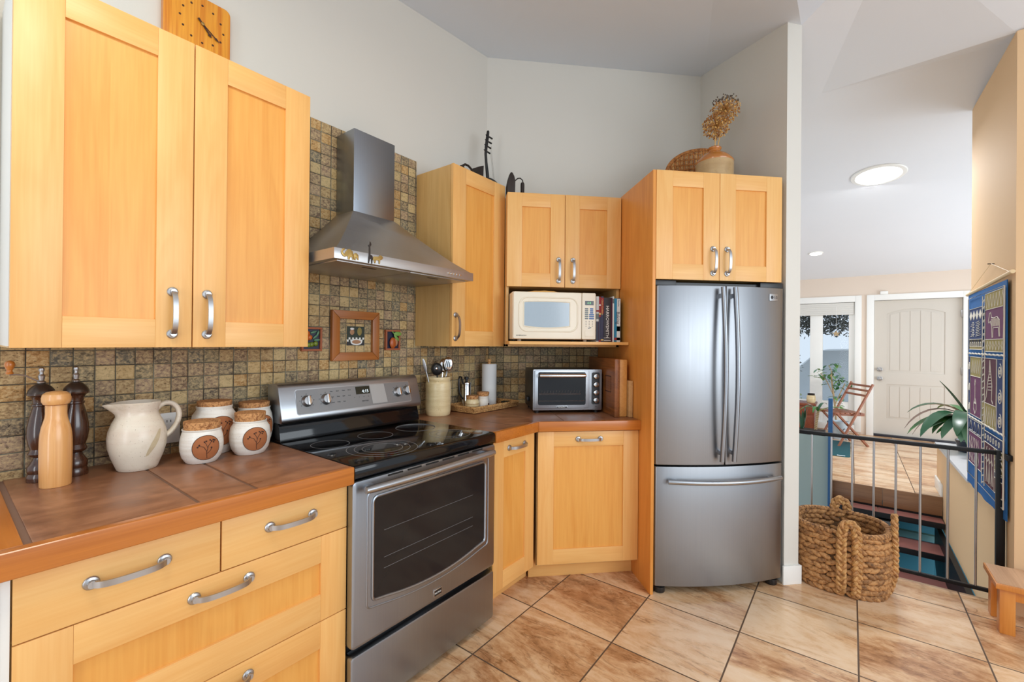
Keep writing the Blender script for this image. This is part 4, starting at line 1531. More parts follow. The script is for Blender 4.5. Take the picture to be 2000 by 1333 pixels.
for (u, m, lab) in ((0.203, 1.985, 'dark turned wood pepper mill with a wire crank, behind the pale wooden mill'), (0.280, 1.985, 'dark turned wood pepper mill without crank, between pale mill and pitcher')):
    t = mill('pepper_mill', lab, u, m, dprof, 'dark_turned')
    t['group'] = 'pepper mills on the left countertop'
    MB('bronze_cap').lathe(cprof, (0, 0, 0), 36, 0, cap=False).build('cap', t)
    MB('nickel').lathe(fprof, (0, 0, 0), 20, 0, cap=False).build('finial', t)
    if u < 0.25:
        g = MB('nickel')
        g.tube([(0, 0, 0.306), (-0.012, 0, 0.309), (-0.024, -0.002, 0.318), (-0.036, -0.003, 0.326), (-0.052, -0.005, 0.329), (-0.066, -0.006, 0.329)], 0.0024, 8, 0)
        cr = g.build('crank', t)
        g = MB('edge_wood')
        g.lathe([(0.0, 0.0), (0.0075, 0.0), (0.0085, 0.004), (0.006, 0.009), (0.0065, 0.013), (0.0105, 0.022), (0.0115, 0.030), (0.009, 0.037), (0.004, 0.040), (0.0, 0.0405)], (-0.066, -0.006, 0.331), 18, 0, cap=False)
        g.build('crank_knob', cr)
lprof = [(0.0, 0), (0.0345, 0), (0.0350, 0.004), (0.0360, 0.06), (0.0362, 0.11), (0.0358, 0.135), (0.0346, 0.155), (0.0315, 0.176), (0.0278, 0.190), (0.0250, 0.202), (0.0238, 0.214), (0.0240, 0.240), (0.0, 0.240)]
t = mill('pepper_mill', 'pale turned wood pepper mill standing in front of the two dark ones', 0.224, 1.885, lprof, 'light_turned')
t['group'] = 'pepper mills on the left countertop'
MB('light_turned').lathe([(0.022, 0.2402), (0.028, 0.2425), (0.0322, 0.251), (0.0325, 0.261), (0.030, 0.272), (0.022, 0.279), (0.010, 0.2815), (0.0, 0.282)], (0, 0, 0), 36, 0, cap=False).build('head', t)

# pitcher
t = thing('pitcher', 'cream stoneware pitcher with a loop handle on the left countertop', 'pitcher', hw(0.424, 1.925, 0.9155), A45)
pp = [(0.0, 0.0), (0.052, 0.0), (0.055, 0.004), (0.060, 0.018), (0.070, 0.045), (0.0785, 0.078), (0.0800, 0.105), (0.0770, 0.130), (0.0680, 0.158), (0.0585, 0.178), (0.0550, 0.188), (0.0555, 0.198), (0.0585, 0.210), (0.0610, 0.219), (0.0620, 0.224), (0.0605, 0.226), (0.0575, 0.222), (0.0530, 0.200), (0.0520, 0.188), (0.066, 0.14), (0.060, 0.04), (0.0, 0.01)]
g = MB('pottery')
g.lathe(pp, (0, 0, 0), 56, 0, cap=False)
nv = []
for x, y, z in g.v:
    if z > 0.18 and x < 0:
        a = math.atan2(y, -x)
        k = math.exp(-(a / 0.34) ** 2) * min(1, (z - 0.18) / 0.044)
        x -= 0.030 * k
        y *= 1 - 0.25 * k
        z -= 0.004 * k
    nv.append((x, y, z))
g.v = nv
g.build('body', t)
M['ash_glaze'] = plain('ash_glaze_stroke', sr(206, 190, 158), 0.32, noise=0.4, nscale=160)
g = MB('ash_glaze')
fpt = lambda ph, z: (lambda r: (r * math.cos(ph), r * math.sin(ph), z))([a0 + (b0 - a0) * (z - z0) / (z1_ - z0) for (a0, z0), (b0, z1_) in zip(pp[2:13], pp[3:14]) if z0 <= z <= z1_][0] + 0.0006)
rows_ = []
for i in range(25):
    q = i / 24
    zc, pc, wd_ = 0.135 - 0.085 * q, -PI / 2 + 0.62 - 0.50 * q, 0.020 * math.sin(PI * min(1, 0.12 + 0.88 * q) * 0.9) + 0.002
    rows_.append([fpt(pc + (j / 4 - 0.5) * wd_ / 0.075, zc + (j / 4 - 0.5) * wd_ * 0.4) for j in range(5)])
g.raw([p for r in rows_ for p in r], [(i * 5 + j, i * 5 + j + 1, i * 5 + j + 6, i * 5 + j + 5) for i in range(24) for j in range(4)], 0, smooth=True)
g.build('glaze_stroke', t)
g = MB('pottery')
hp = [(0.050, 0, 0.196), (0.060, 0, 0.208), (0.078, 0, 0.216), (0.098, 0, 0.211), (0.113, 0, 0.192), (0.117, 0, 0.168), (0.112, 0, 0.142), (0.100, 0, 0.120), (0.087, 0, 0.106), (0.076, 0, 0.098)]
hp2 = []
for i in range(len(hp) - 1):
    for k in range(4):
        f = k / 4
        hp2.append(tuple(hp[i][j] * (1 - f) + hp[i + 1][j] * f for j in range(3)))
hp2.append(hp[-1])
for _ in range(3):
    hp2 = [hp2[0]] + [tuple((hp2[i - 1][j] + 2 * hp2[i][j] + hp2[i + 1][j]) / 4 for j in range(3)) for i in range(1, len(hp2) - 1)] + [hp2[-1]]
g.tube(hp2, 0.0085, 12, 0)
g.v = [(x, y * 1.35, z) for x, y, z in g.v]
g.build('handle', t)


def surf_of(prof):
    def rad(z):
        for (r0, z0), (r1, z1) in zip(prof, prof[1:]):
            if z0 <= z <= z1 and z1 > z0:
                return r0 + (r1 - r0) * (z - z0) / (z1 - z0)
        return prof[-1][0]

    def f(phi0, s, zz, off):
        r = rad(zz) + off
        a = phi0 + s / r
        return (r * math.cos(a), r * math.sin(a), zz)
    return f


def canister(label, u, m, R, H, rim, cork_r, cork_h, med=None):
    t = thing('canister', label, 'canister', hw(u, m, 0.9155), A45, 'cork-lidded canisters beside the range')
    prof = [(0.0, 0.0), (R * 0.70, 0.0), (R * 0.75, 0.004), (R * 0.90, H * 0.17), (R * 0.985, H * 0.36), (R, H * 0.52), (R * 0.985, H * 0.66), (R * 0.94, H * 0.80), (rim * 0.985, H * 0.915), (rim * 0.97, H * 0.94), (rim, H * 0.97), (rim, H * 0.995), (rim * 0.97, H), (rim * 0.92, H * 0.99), (rim * 0.9, H * 0.9)]
    g = MB('canister')
    g.lathe(prof, (0, 0, 0), 48, 0, cap=False)
    g.build('jar', t)
    g = MB('cork')
    g.lathe([(0.0, H - 0.012), (cork_r * 0.93, H - 0.012), (cork_r * 0.97, H + 0.004), (cork_r, H + cork_h - 0.003), (cork_r * 0.985, H + cork_h), (0.0, H + cork_h)], (0, 0, 0), 36, 0, cap=False)
    g.build('cork_lid', t)
    if med:
        phi0, mz, mr = med
        f = surf_of(prof[1:])
        g = MB('terracotta', 'brown_line')
        n, rr = 36, 8
        vs = [f(phi0, 0, mz, 0.0016)]
        fs = []
        for k in range(1, rr + 1):
            for i in range(n):
                a = 2 * PI * i / n
                vs.append(f(phi0, mr * k / rr * math.cos(a), mz + mr * k / rr * math.sin(a), 0.0016))
        for i in range(n):
            fs.append((0, 1 + i, 1 + (i + 1) % n))
        for k in range(rr - 1):
            for i in range(n):
                fs.append((1 + k * n + i, 1 + (k + 1) * n + i, 1 + (k + 1) * n + (i + 1) % n, 1 + k * n + (i + 1) % n))
        g.raw(vs, fs, 0, smooth=True)
        g.tube([f(phi0, mr * math.cos(2 * PI * i / n), mz + mr * math.sin(2 * PI * i / n), 0.0012) for i in range(n)], 0.0011, 6, 1, closed=True)
        md_ = g.build('medallion', t)
        g = MB('brown_line')
        P = lambda s, z: f(phi0, s * mr, mz + z * mr, 0.0018)

        def curve(pts):
            o = []
            for i in range(len(pts) - 1):
                for k in range(5):
                    q = k / 5
                    o.append(P(pts[i][0] * (1 - q) + pts[i + 1][0] * q, pts[i][1] * (1 - q) + pts[i + 1][1] * q))
            o.append(P(*pts[-1]))
            g.tube(o, 0.00085, 5, 0)
        curve([(0.05, -0.85), (0.0, -0.35), (0.12, 0.15), (0.35, 0.5)])
        curve([(0.02, -0.3), (-0.2, 0.1), (-0.5, 0.2), (-0.62, 0.12)])
        curve([(0.08, 0.0), (-0.05, 0.35), (-0.15, 0.48)])
        curve([(0.05, -0.45), (0.3, -0.2), (0.33, -0.05)])
        for s, z in ((0.35, 0.52), (0.5, 0.42), (0.25, 0.62), (0.48, 0.6), (-0.62, 0.12), (-0.5, 0.27), (-0.15, 0.5), (-0.02, 0.55), (0.34, 0.0), (0.6, 0.55)):
            g.ball(P(s, z), 0.0028, seg=6, rings=4)
        g.build('flower_drawing', md_)
    return t


canister('small cork-lidded white canister nearest the pitcher, front row', 0.592, 1.862, 0.0665, 0.120, 0.060, 0.0565, 0.026, (-PI / 2 - 0.10, 0.058, 0.043))
canister('small cork-lidded white canister nearest the range, front row', 0.754, 1.862, 0.0705, 0.128, 0.058, 0.0535, 0.030, (-PI / 2 - 0.10, 0.062, 0.044))
canister('tallest cork-lidded white canister, in the back row behind the other two', 0.672, 1.982, 0.0775, 0.182, 0.061, 0.0585, 0.018, (-PI / 2 - 0.02, 0.090, 0.056))
canister('round cork-lidded white canister touching the range, back row', 0.822, 1.992, 0.0700, 0.160, 0.060, 0.0575, 0.020, (-PI / 2 + 0.15, 0.080, 0.048))

t = thing('wall_outlet', 'white wall outlet on the mosaic behind the pitcher handle', 'outlet', hw(0.548, 2.0745, 0.957), A45)
g = MB('white', 'dark_gap')
g.prism(rrect(-0.036, 0.036, 0.0, 0.116, 0.005), -0.006, 0.0, 0, bev=0.0015)
g.build('cover_plate', t)
for z in (0.034, 0.082):
    g = MB('white', 'dark_gap')
    g.prism(rrect(-0.017, 0.017, z - 0.014, z + 0.014, 0.009), -0.0075, -0.005, 0)
    for x in (-0.006, 0.006):
        g.box(x - 0.0012, x + 0.0012, -0.0079, -0.006, z - 0.002, z + 0.007, 1)
    g.build('socket', t)

# ================================================================== PICTURES ON THE MOSAIC
t = thing('picture_frame', 'square wood frame around tiles with a small kitchen painting behind the range', 'picture', hw(1.206, 2.0745, 1.252), A45)
FWd, FH, fw = 0.278, 0.258, 0.043
g = MB('frame_wood', 'frame_wood_h')
for q, k in (([(0, 0), (fw, fw), (fw, FH - fw), (0, FH)], 0), ([(FWd, 0), (FWd, FH), (FWd - fw, FH - fw), (FWd - fw, fw)], 0), ([(0, 0), (FWd, 0), (FWd - fw, fw), (fw, fw)], 1), ([(0, FH), (fw, FH - fw), (FWd - fw, FH - fw), (FWd, FH)], 1)):
    g.prism(q, -0.024, 0.0, k, bev=0.004)
g.build('frame', t)
M['mosaic_pic'] = mosaic_mat('travertine_mosaic_picture', 0.017)
MB('mosaic_pic').box(fw - 0.002, FWd - fw + 0.002, -0.006, 0.0, fw - 0.002, FH - fw + 0.002).build('tiled_mat', t)
g = MB('pic_dark', 'print_white', 'pic_face', 'print', 'olive')
px0, px1, pz0, pz1 = 0.090, 0.192, 0.078, 0.178
g.box(px0, px1, -0.0075, -0.005, pz0, pz1, 0)
for i in range(10):
    for j in range(2):
        if (i + j) % 2 == 0:
            g.box(px0 + i * 0.0102, px0 + (i + 1) * 0.0102, -0.0079, -0.007, pz0 + 0.02 + j * 0.011, pz0 + 0.031 + j * 0.011, 1)
g.box(px0, px1, -0.0079, -0.007, pz0, pz0 + 0.018, 3)
g.lathe([(0, 0), (0.034, 0), (0.034, 0.001), (0, 0.001)], ((px0 + px1) / 2 + 0.004, -0.0082, pz0 + 0.018), 28, 1, axis='y', cap=False, sy=0.48)
g.lathe([(0, 0), (0.026, 0), (0.026, 0.001), (0, 0.001)], ((px0 + px1) / 2 + 0.004, -0.0086, pz0 + 0.019), 28, 2, axis='y', cap=False, sy=0.4)
g.ball((px0 + 0.030, -0.008, pz0 + 0.070), 0.013, 0.001, 0.015, mat=2)
g.ball((px0 + 0.074, -0.008, pz0 + 0.074), 0.014, 0.001, 0.022, mat=4)
g.ball((px0 + 0.03, -0.0082, pz0 + 0.087), 0.012, 0.001, 0.006, mat=1)
g.build('painting', t)


def fruit_tile(label, x, z, w, h, kind):
    t = thing('fruit_plaque', label, 'plaque', hw(x, 2.0745, z), A45)
    g = MB('terra_frame', 'navy_tile')
    fw = 0.010
    g.box(0, w, -0.016, 0, 0, fw, 0, bev=0.002)
    g.box(0, w, -0.016, 0, h - fw, h, 0, bev=0.002)
    g.box(0, fw, -0.016, 0, fw, h - fw, 0, bev=0.002)
    g.box(w - fw, w, -0.016, 0, fw, h - fw, 0, bev=0.002)
    g.box(fw, w - fw, -0.006, 0, fw, h - fw, 1)
    g.build('frame', t)

    def fruit(nm, c, r, mat, n=1):
        MB(mat).ball(c, *r, seg=18, rings=12, mat=0).build(nm, t)
    if kind == 'pear':
        fruit('fruit', (0.048, -0.014, 0.040), (0.021, 0.010, 0.032), 'fruit_red')
        fruit('fruit', (0.070, -0.012, 0.048), (0.014, 0.008, 0.026), 'pic_face')
        g = MB('leaf_light')
        g.ball((0.078, -0.018, 0.092), 0.027, 0.006, 0.013, seg=16, rings=8)
        g.ball((0.068, -0.017, 0.072), 0.022, 0.005, 0.009, seg=16, rings=8, rot=Matrix.Rotation(0.9, 3, 'Y'))
        g.build('leaf', t)
        MB('leaf_light').tube([(0.042, -0.013, 0.110), (0.052, -0.017, 0.094), (0.066, -0.017, 0.082), (0.086, -0.014, 0.064), (0.090, -0.012, 0.052)], 0.003, 8).build('stem', t)
    else:
        for c in ((0.028, -0.012, 0.085), (0.040, -0.012, 0.066), (0.022, -0.012, 0.058)):
            fruit('orange', c, (0.013, 0.009, 0.013), 'fruit_orange')
        for c in ((0.050, -0.012, 0.032), (0.070, -0.012, 0.036), (0.036, -0.011, 0.030)):
            fruit('olive', c, (0.012, 0.008, 0.012), 'fruit_green')
        g = MB('leaf_blue')
        for k, (x, z, r) in enumerate(((0.070, 0.070, 0.7), (0.082, 0.085, 1.2), (0.060, 0.092, 0.3), (0.078, 0.054, 0.1))):
            g.ball((x, -0.010, z), 0.017, 0.004, 0.006, seg=12, rings=6, rot=Matrix.Rotation(-r, 3, 'Y'))
        g.build('leaf', t)
    return t


fruit_tile('small navy fruit plaque partly behind the large wall cabinet', 1.056, 1.303, 0.102, 0.116, 'olives')
fruit_tile('small terracotta plaque with a pear in relief right of the wood frame', 1.532, 1.304, 0.100, 0.114, 'pear')

# ================================================================== CLOCK ON THE WALL
t = thing('wall_clock', 'square pine clock on the wall above the large wall cabinet', 'clock', hw(0.514, 2.0865, 2.487), A45)
g = MB('pine')
g.prism(rrect(0.0, 0.226, 0.0, 0.230, 0.022), -0.030, 0.0, 0, bev=0.003)
g.build('slab', t)
cx, cz = 0.126, 0.122
for k in range(12):
    a = math.radians(90 - 30 * k)
    g = MB('dark_turned')
    g.lathe([(0, 0), (0.0042, 0), (0.0038, 0.0008), (0, 0.0008)], (cx + 0.074 * math.cos(a), -0.0302, cz + 0.074 * math.sin(a)), 14, 0, axis='y', cap=False)
    g.build('hour_dot', t)
for nm, ln, a, w in (('hour_hand', 0.050, -52, 0.0026), ('minute_hand', 0.075, -38, 0.0018)):
    g = MB('dark_turned')
    a = math.radians(a)
    d = Vector((math.cos(a), 0, math.sin(a)))
    p = Vector((-d.z, 0, d.x))
    o = Vector((cx, -0.034, cz))
    q = [o - d * 0.022 - p * w, o + d * ln * 0.7 - p * w, o + d * ln * 0.78 - p * w * 2.6, o + d * ln, o + d * ln * 0.78 + p * w * 2.6, o + d * ln * 0.7 + p * w, o - d * 0.022 + p * w]
    g.prism([(v.x, v.z) for v in q], -0.035 if nm == 'hour_hand' else -0.0365, -0.034 if nm == 'hour_hand' else -0.0355, 0)
    g.build(nm, t)
MB('brass').lathe([(0, 0), (0.006, 0), (0.006, 0.008), (0, 0.009)], (cx, -0.0302, cz), 14, 0, axis='y', cap=False).build('arbor', t)

# ================================================================== RIGHT COUNTER ITEMS
CU, CM = 1.845, 1.968
t = thing('utensil_crock', 'tan stoneware crock holding cooking utensils beside the range', 'crock', hw(CU, CM, 0.9155), A45)
g = MB('crock')
g.lathe([(0.0, 0.0), (0.068, 0.0), (0.072, 0.006), (0.0745, 0.03), (0.0755, 0.09), (0.075, 0.15), (0.0755, 0.188), (0.073, 0.196), (0.0700, 0.202), (0.0725, 0.212), (0.0735, 0.222), (0.0715, 0.228), (0.067, 0.226), (0.065, 0.20), (0.065, 0.02), (0.0, 0.012)], (0, 0, 0), 44, 0, cap=False)
g.build('crock_body', t)


def uten(name, label, base, tip, kind):
    """base and tip are offsets from the crock's centre"""
    t = thing(name, label, 'kitchen utensil', hw(CU, CM, 0.9155), A45, 'utensils in the crock')
    b, e = Vector(base), Vector(tip)
    d = (e - b).normalized()
    g = MB('chrome' if kind != 'ladle' else 'black_plastic')
    g.tube([b, b + (e - b) * 0.5, e], 0.0042, 8, 0)
    g.build('shaft', t)
    nv = Vector((-0.68, -0.73, 0.0))
    nv = (nv - d * nv.dot(d)).normalized()
    sx_ = (-nv).cross(d).normalized()
    rot = Matrix((sx_, -nv, d)).transposed()
    if kind == 'spatula':
        g = MB('nickel')
        g.ball(e + d * 0.035, 0.010, 0.003, 0.045, seg=14, rings=8, rot=rot)
    elif kind == 'ladle':
        g = MB('black_plastic', 'chrome')
        g.ball(e + d * 0.020, 0.034, 0.020, 0.038, seg=18, rings=12, rot=rot)
        g.ball(e + d * 0.026 + nv * 0.017, 0.010, 0.006, 0.010, seg=12, rings=8, mat=1)
    else:
        g = MB('chrome', 'dark_gap')
        g.ball(e + d * 0.03, 0.032, 0.011, 0.045, seg=18, rings=12, rot=rot)
        if kind == 'slotted':
            for s in (-0.012, 0.0, 0.012):
                c0 = e + d * 0.03 + rot @ Vector((s, 0.0, 0))
                g.ball(c0 + nv * 0.010, 0.0028, 0.002, 0.022, seg=8, rings=6, mat=1, rot=rot)
    g.build('head', t)


uten('spatula', 'slim metal spatula leaning left in the crock', (-0.02, 0.0, 0.03), (-0.088, 0.01, 0.262), 'spatula')
uten('ladle', 'black ladle standing in the middle of the crock', (-0.005, -0.015, 0.03), (-0.032, -0.022, 0.256), 'ladle')
uten('slotted_spoon', 'chrome slotted spoon leaning right in the crock', (0.01, -0.015, 0.03), (0.036, -0.036, 0.272), 'slotted')
uten('serving_spoon', 'shiny serving spoon behind the slotted spoon in the crock', (0.015, 0.02, 0.03), (0.060, 0.025, 0.262), 'spoon')

# wicker tray with its load
tu0, tu1, tm0, tm1 = 1.985, 2.428, 1.803, 2.032
t = thing('wicker_tray', 'long wicker tray on the corner countertop holding jars and paper towel', 'tray', hw(tu0, tm0, 0.9155), A45)
L_, D_ = tu1 - tu0, tm1 - tm0
g = MB('wicker', 'paper')
g.box(0.008, L_ - 0.008, 0.008, D_ - 0.008, 0.003, 0.0085, 0)
for k in range(10):
    y = 0.014 + k * (D_ - 0.028) / 9
    g.tube([(0.01, y, 0.008), (L_ - 0.01, y, 0.008)], 0.003, 6, 0)
g.build('base', t)
g = MB('wicker')
for lev in range(3):
    zz = 0.008 + lev * 0.0095
    e = 0.003 * lev
    ring = []
    for (xa, ya), (xb, yb) in zip([(0.008 - e, 0.008 - e), (L_ - 0.008 + e, 0.008 - e), (L_ - 0.008 + e, D_ - 0.008 + e), (0.008 - e, D_ - 0.008 + e)], [(L_ - 0.008 + e, 0.008 - e), (L_ - 0.008 + e, D_ - 0.008 + e), (0.008 - e, D_ - 0.008 + e), (0.008 - e, 0.008 - e)]):
        for i in range(8):
            ring.append((xa + (xb - xa) * i / 8, ya + (yb - ya) * i / 8, zz))
    g.tube(ring, 0.0058, 8, 0, closed=True)
    peri = []
n = 120
for i in range(n):
    f = i / n * 4
    s = int(f); q = f - s
    cs = [(0, 0), (L_, 0), (L_, D_), (0, D_), (0, 0)]
    p = Vector((cs[s][0] * (1 - q) + cs[s + 1][0] * q, cs[s][1] * (1 - q) + cs[s + 1][1] * q, 0.036))
    tg = Vector((cs[s + 1][0] - cs[s][0], cs[s + 1][1] - cs[s][1], 0)).normalized()
    rot = Matrix.Rotation(math.atan2(tg.y, tg.x), 3, 'Z') @ Matrix.Rotation(-0.6, 3, 'Y')
    g.ball(p, 0.0105, 0.0075, 0.0068, seg=7, rings=5, rot=rot)
g.build('woven_rim', t)

tz = 0.9155 + 0.0115
t = thing('paper_towel', 'white paper towel roll standing on the wicker tray', 'paper towel', hw(2.328, 1.978, tz), A45)
g = MB('paper')
g.lathe([(0.02, 0.0), (0.0495, 0.0), (0.0505, 0.004), (0.0505, 0.272), (0.0485, 0.277), (0.02, 0.277)], (0, 0, 0), 40, 0, cap=True)
g.build('roll', t)
g = MB('light_turned')
g.lathe([(0.0, 0.0), (0.012, 0.0), (0.012, 0.285), (0.009, 0.289), (0.013, 0.296), (0.014, 0.303), (0.010, 0.311), (0.0, 0.314)], (0, 0, 0), 20, 0, cap=False)
g.build('holder_rod', t)

t = thing('spice_jar', 'low striped pottery jar with cork lid on the wicker tray', 'jar', hw(2.105, 1.930, tz), A45)
t.scale = (1.25, 1.25, 1.30)
g = MB('crock', 'brown_line')
pj = [(0.0, 0), (0.032, 0), (0.0345, 0.004), (0.0365, 0.02), (0.0355, 0.035), (0.031, 0.044), (0.032, 0.048), (0.0, 0.048)]
g.lathe(pj, (0, 0, 0), 30, 0, cap=False)
for z, r in ((0.012, 0.0358), (0.025, 0.0364)):
    g.lathe([(r, z - 0.002), (r + 0.0008, z), (r, z + 0.002)], (0, 0, 0), 30, 'jug_low', cap=False)
g.build('jar_body', t)
MB('cork').lathe([(0.0, 0.0482), (0.029, 0.0482), (0.0325, 0.060), (0.0315, 0.064), (0.0, 0.064)], (0, 0, 0), 24, 0, cap=False).build('cork_lid', t)

t = thing('spice_jar', 'taller cream pottery jar with cork lid and dark dot on the tray', 'jar', hw(2.186, 1.908, tz), A45)
t.scale = (1.2, 1.2, 1.25)
g = MB('canister')
g.lathe([(0.0, 0), (0.027, 0), (0.0295, 0.004), (0.0305, 0.03), (0.0295, 0.052), (0.0305, 0.060), (0.0, 0.060)], (0, 0, 0), 30, 0, cap=False)
g.build('jar_body', t)
MB('cork').lathe([(0.0, 0.0602), (0.029, 0.0602), (0.0335, 0.072), (0.0325, 0.081), (0.0, 0.081)], (0, 0, 0), 24, 0, cap=False).build('cork_lid', t)
MB('brown_line').ball((0.012, -0.0283, 0.018), 0.0065, 0.002, 0.0065, seg=12, rings=6).build('painted_dot', t)

t = thing('coffee_press', 'chrome coffee press with black knob and tall loop handle on tray', 'coffee press', hw(2.128, 2.004, tz), A45)
g = MB('chrome')
g.lathe([(0.0, 0), (0.031, 0), (0.032, 0.003), (0.031, 0.012), (0.030, 0.014), (0.030, 0.148), (0.032, 0.150), (0.0325, 0.156), (0.029, 0.163), (0.012, 0.168), (0.0, 0.169)], (0, 0, 0), 32, 0, cap=False)
g.build('beaker', t)
MB('black_plastic').lathe([(0.0, 0.169), (0.008, 0.169), (0.008, 0.178), (0.014, 0.181), (0.0145, 0.196), (0.012, 0.199), (0.0, 0.199)], (0, 0, 0), 20, 0, cap=False).build('plunger_knob', t)
g = MB('black_plastic')
g.tube([(-0.029, 0.0, 0.055), (-0.045, 0, 0.070), (-0.064, 0, 0.095), (-0.072, 0, 0.150), (-0.071, 0, 0.185), (-0.061, 0, 0.203), (-0.047, 0, 0.198), (-0.040, 0, 0.175), (-0.029, 0, 0.152)], 0.0055, 8, 0)
g.build('loop_handle', t)
t = thing('pebble_dish', 'small dark green glossy dish at the right end of the wicker tray', 'dish', hw(2.388, 1.880, tz), A45)
M['dark_green_glaze'] = plain('dark_green_glaze', sr(38, 44, 34), 0.15, noise=0.4, nscale=30)
MB('dark_green_glaze').lathe([(0.0, 0), (0.018, 0), (0.03, 0.008), (0.033, 0.018), (0.031, 0.022), (0.026, 0.014), (0.0, 0.008)], (0, 0, 0), 26, 0, cap=False).build('dish_body', t)

# ================================================================== ON TOP OF THE CABINETS
IM = 1.93
t = thing('lute_ornament', 'slender black lute ornament with pegs standing on the narrow wall cabinet', 'ornament', hw(2.25, IM, 2.3535), A45)
g = MB('iron_black')
g.ball((0.03, 0.02, 0.055), 0.085, 0.05, 0.055, seg=20, rings=12)
g.build('bowl', t)
g = MB('iron_black')
g.tube([(0.0, 0.01, 0.09), (-0.006, 0.01, 0.13), (-0.018, 0.01, 0.20), (-0.024, 0.01, 0.255), (-0.020, 0.01, 0.30), (-0.008, 0.01, 0.37), (-0.002, 0.01, 0.412), (0.0, 0.01, 0.418)], [0.011, 0.011, 0.009, 0.009, 0.010, 0.011, 0.009, 0.005], 10, 0)
g.build('neck', t)
for k, z in enumerate((0.275, 0.312, 0.347, 0.382)):
    MB('iron_black').tube([(-0.042 + 0.006 * k, 0.01, z + 0.002), (-0.02, 0.01, z), (0.020 + 0.007 * k, 0.01, z - 0.002)], [0.003, 0.0045, 0.006], 8, 0).build('tuning_peg', t)
g = MB('seed_grey')
for k in range(3):
    g.tube([(0.006 + 0.004 * k, -0.004, 0.28 + 0.02 * k), (0.03 + 0.006 * k, -0.012, 0.10)], 0.0006, 4, 0)
g.build('string', t)

t = thing('flat_iron', 'dark antique flat iron with curved handle left of the lute ornament', 'flat iron', hw(2.06, 1.94, 2.3535), A45, 'antique irons on the cabinets')
g = MB('iron')
g.prism([(0.062, 0.0), (0.110, 0.0), (0.116, 0.155), (0.072, 0.135)], -0.03, 0.05, 0, bev=0.004)
g.build('iron_block', t)
g = MB('iron')
g.tube([(0.075, 0.0, 0.075), (0.055, 0.0, 0.085), (0.030, 0.0, 0.108), (0.0, 0.0, 0.122), (-0.03, 0.0, 0.122), (-0.052, 0.0, 0.106), (-0.056, 0.0, 0.092)], 0.007, 8, 0)
g.ball((-0.058, 0, 0.095), 0.018, 0.014, 0.012, seg=12, rings=8)
g.tube([(-0.062, 0, 0.0), (-0.060, 0, 0.095)], 0.010, 10, 0)
g.build('curved_handle', t)

t = thing('flat_iron', 'dark antique flat iron upright on the short cabinet above the microwave', 'flat iron', (0.336, 2.86, 2.2855), 0, 'antique irons on the cabinets')
g = MB('iron')
g.prism([(-0.004, 0.0), (0.048, 0.0), (0.050, 0.10), (0.044, 0.135), (0.032, 0.158), (0.020, 0.162), (0.008, 0.14), (-0.002, 0.09)], -0.05, 0.05, 0, bev=0.010)
g.build('iron_block', t)
g = MB('iron')
g.tube([(0.040, 0, 0.112), (0.055, 0, 0.125), (0.072, 0, 0.140), (0.088, 0, 0.142), (0.102, 0, 0.130), (0.106, 0, 0.112)], 0.004, 8, 0)
g.lathe([(0.0, 0.0), (0.012, 0.0), (0.013, 0.10), (0.011, 0.112), (0.0, 0.116)], (0.103, 0, 0.0), 14, 0, cap=False)
g.build('curved_handle', t)

JX, JY = 1.560, 2.50
t = thing('stoneware_jug', 'two-tone stoneware jug with dried flowers on the fridge cabinet', 'jug', (JX, JY, 2.2955))
jp = [(0.0, 0.0), (0.098, 0.0), (0.103, 0.006), (0.106, 0.06), (0.107, 0.12), (0.1065, 0.150)]
g = MB('jug_low')
g.lathe(jp, (0, 0, 0), 48, 0, cap=False)
g.build('lower_body', t)
g = MB('jug_top')
g.lathe([(0.1066, 0.150), (0.108, 0.156), (0.104, 0.165), (0.085, 0.188), (0.058, 0.208), (0.040, 0.218), (0.034, 0.224), (0.033, 0.232), (0.038, 0.237), (0.040, 0.244), (0.036, 0.249), (0.028, 0.247), (0.026, 0.22)], (0, 0, 0), 48, 0, cap=False)
g.build('glazed_shoulder', t)


def allium(name, label, top, r, seedm):
    t = thing(name, label, 'dried flower', (JX, JY, 2.2955), 0, 'dried seed heads in the stoneware jug')
    top = Vector(top)
    MB('straw').tube([(0, 0, 0.15), (top.x * 0.35, top.y * 0.35, 0.27), top], 0.0026, 6, 0).build('stem', t)
    g = MB('straw', 'straw_brown', seedm)
    rr = random.Random(int(top.z * 1000))
    for i in range(170):
        z = 1 - 2 * (i + 0.5) / 170
        a = i * 2.39996
        k = math.sqrt(1 - z * z)
        d = Vector((k * math.cos(a), k * math.sin(a), z))
        e = top + d * r * rr.uniform(0.8, 1.1)
        g.tube([top + d * 0.004, e], 0.0009, 4, 0 if i % 3 else 1, cap=False)
        for _ in range(2):
            q = e + Vector((rr.uniform(-1, 1), rr.uniform(-1, 1), rr.uniform(-1, 1))) * 0.006
            g.ball(q, 0.0042, 0.0042, 0.0048, seg=5, rings=3, mat=2 if d.z > 0.35 else (1 if i % 2 else 0))
    g.build('seed_head', t)


allium('dried_allium', 'upper dried allium head with greyish tips in the jug', (0.062, -0.01, 0.485), 0.078, 'seed_grey')
allium('dried_allium', 'lower dried allium head of straw colour in the jug', (0.010, 0.0, 0.385), 0.072, 'straw_brown')

t = thing('winnowing_basket', 'shallow oval rattan basket propped behind the jug on the fridge cabinet', 'basket', (1.565, 2.66, 2.2955))
g = MB('wicker_dark')
a_, b_ = 0.235, 0.150
TILT = 0.42


def oval(s, t_, bulge=0.0):
    # local disc (s,t) -> leaning plane
    x, z = s, t_
    return Vector((x, 0.02 + z * 0.32 + bulge, 0.02 + (z + b_) * 1.04))


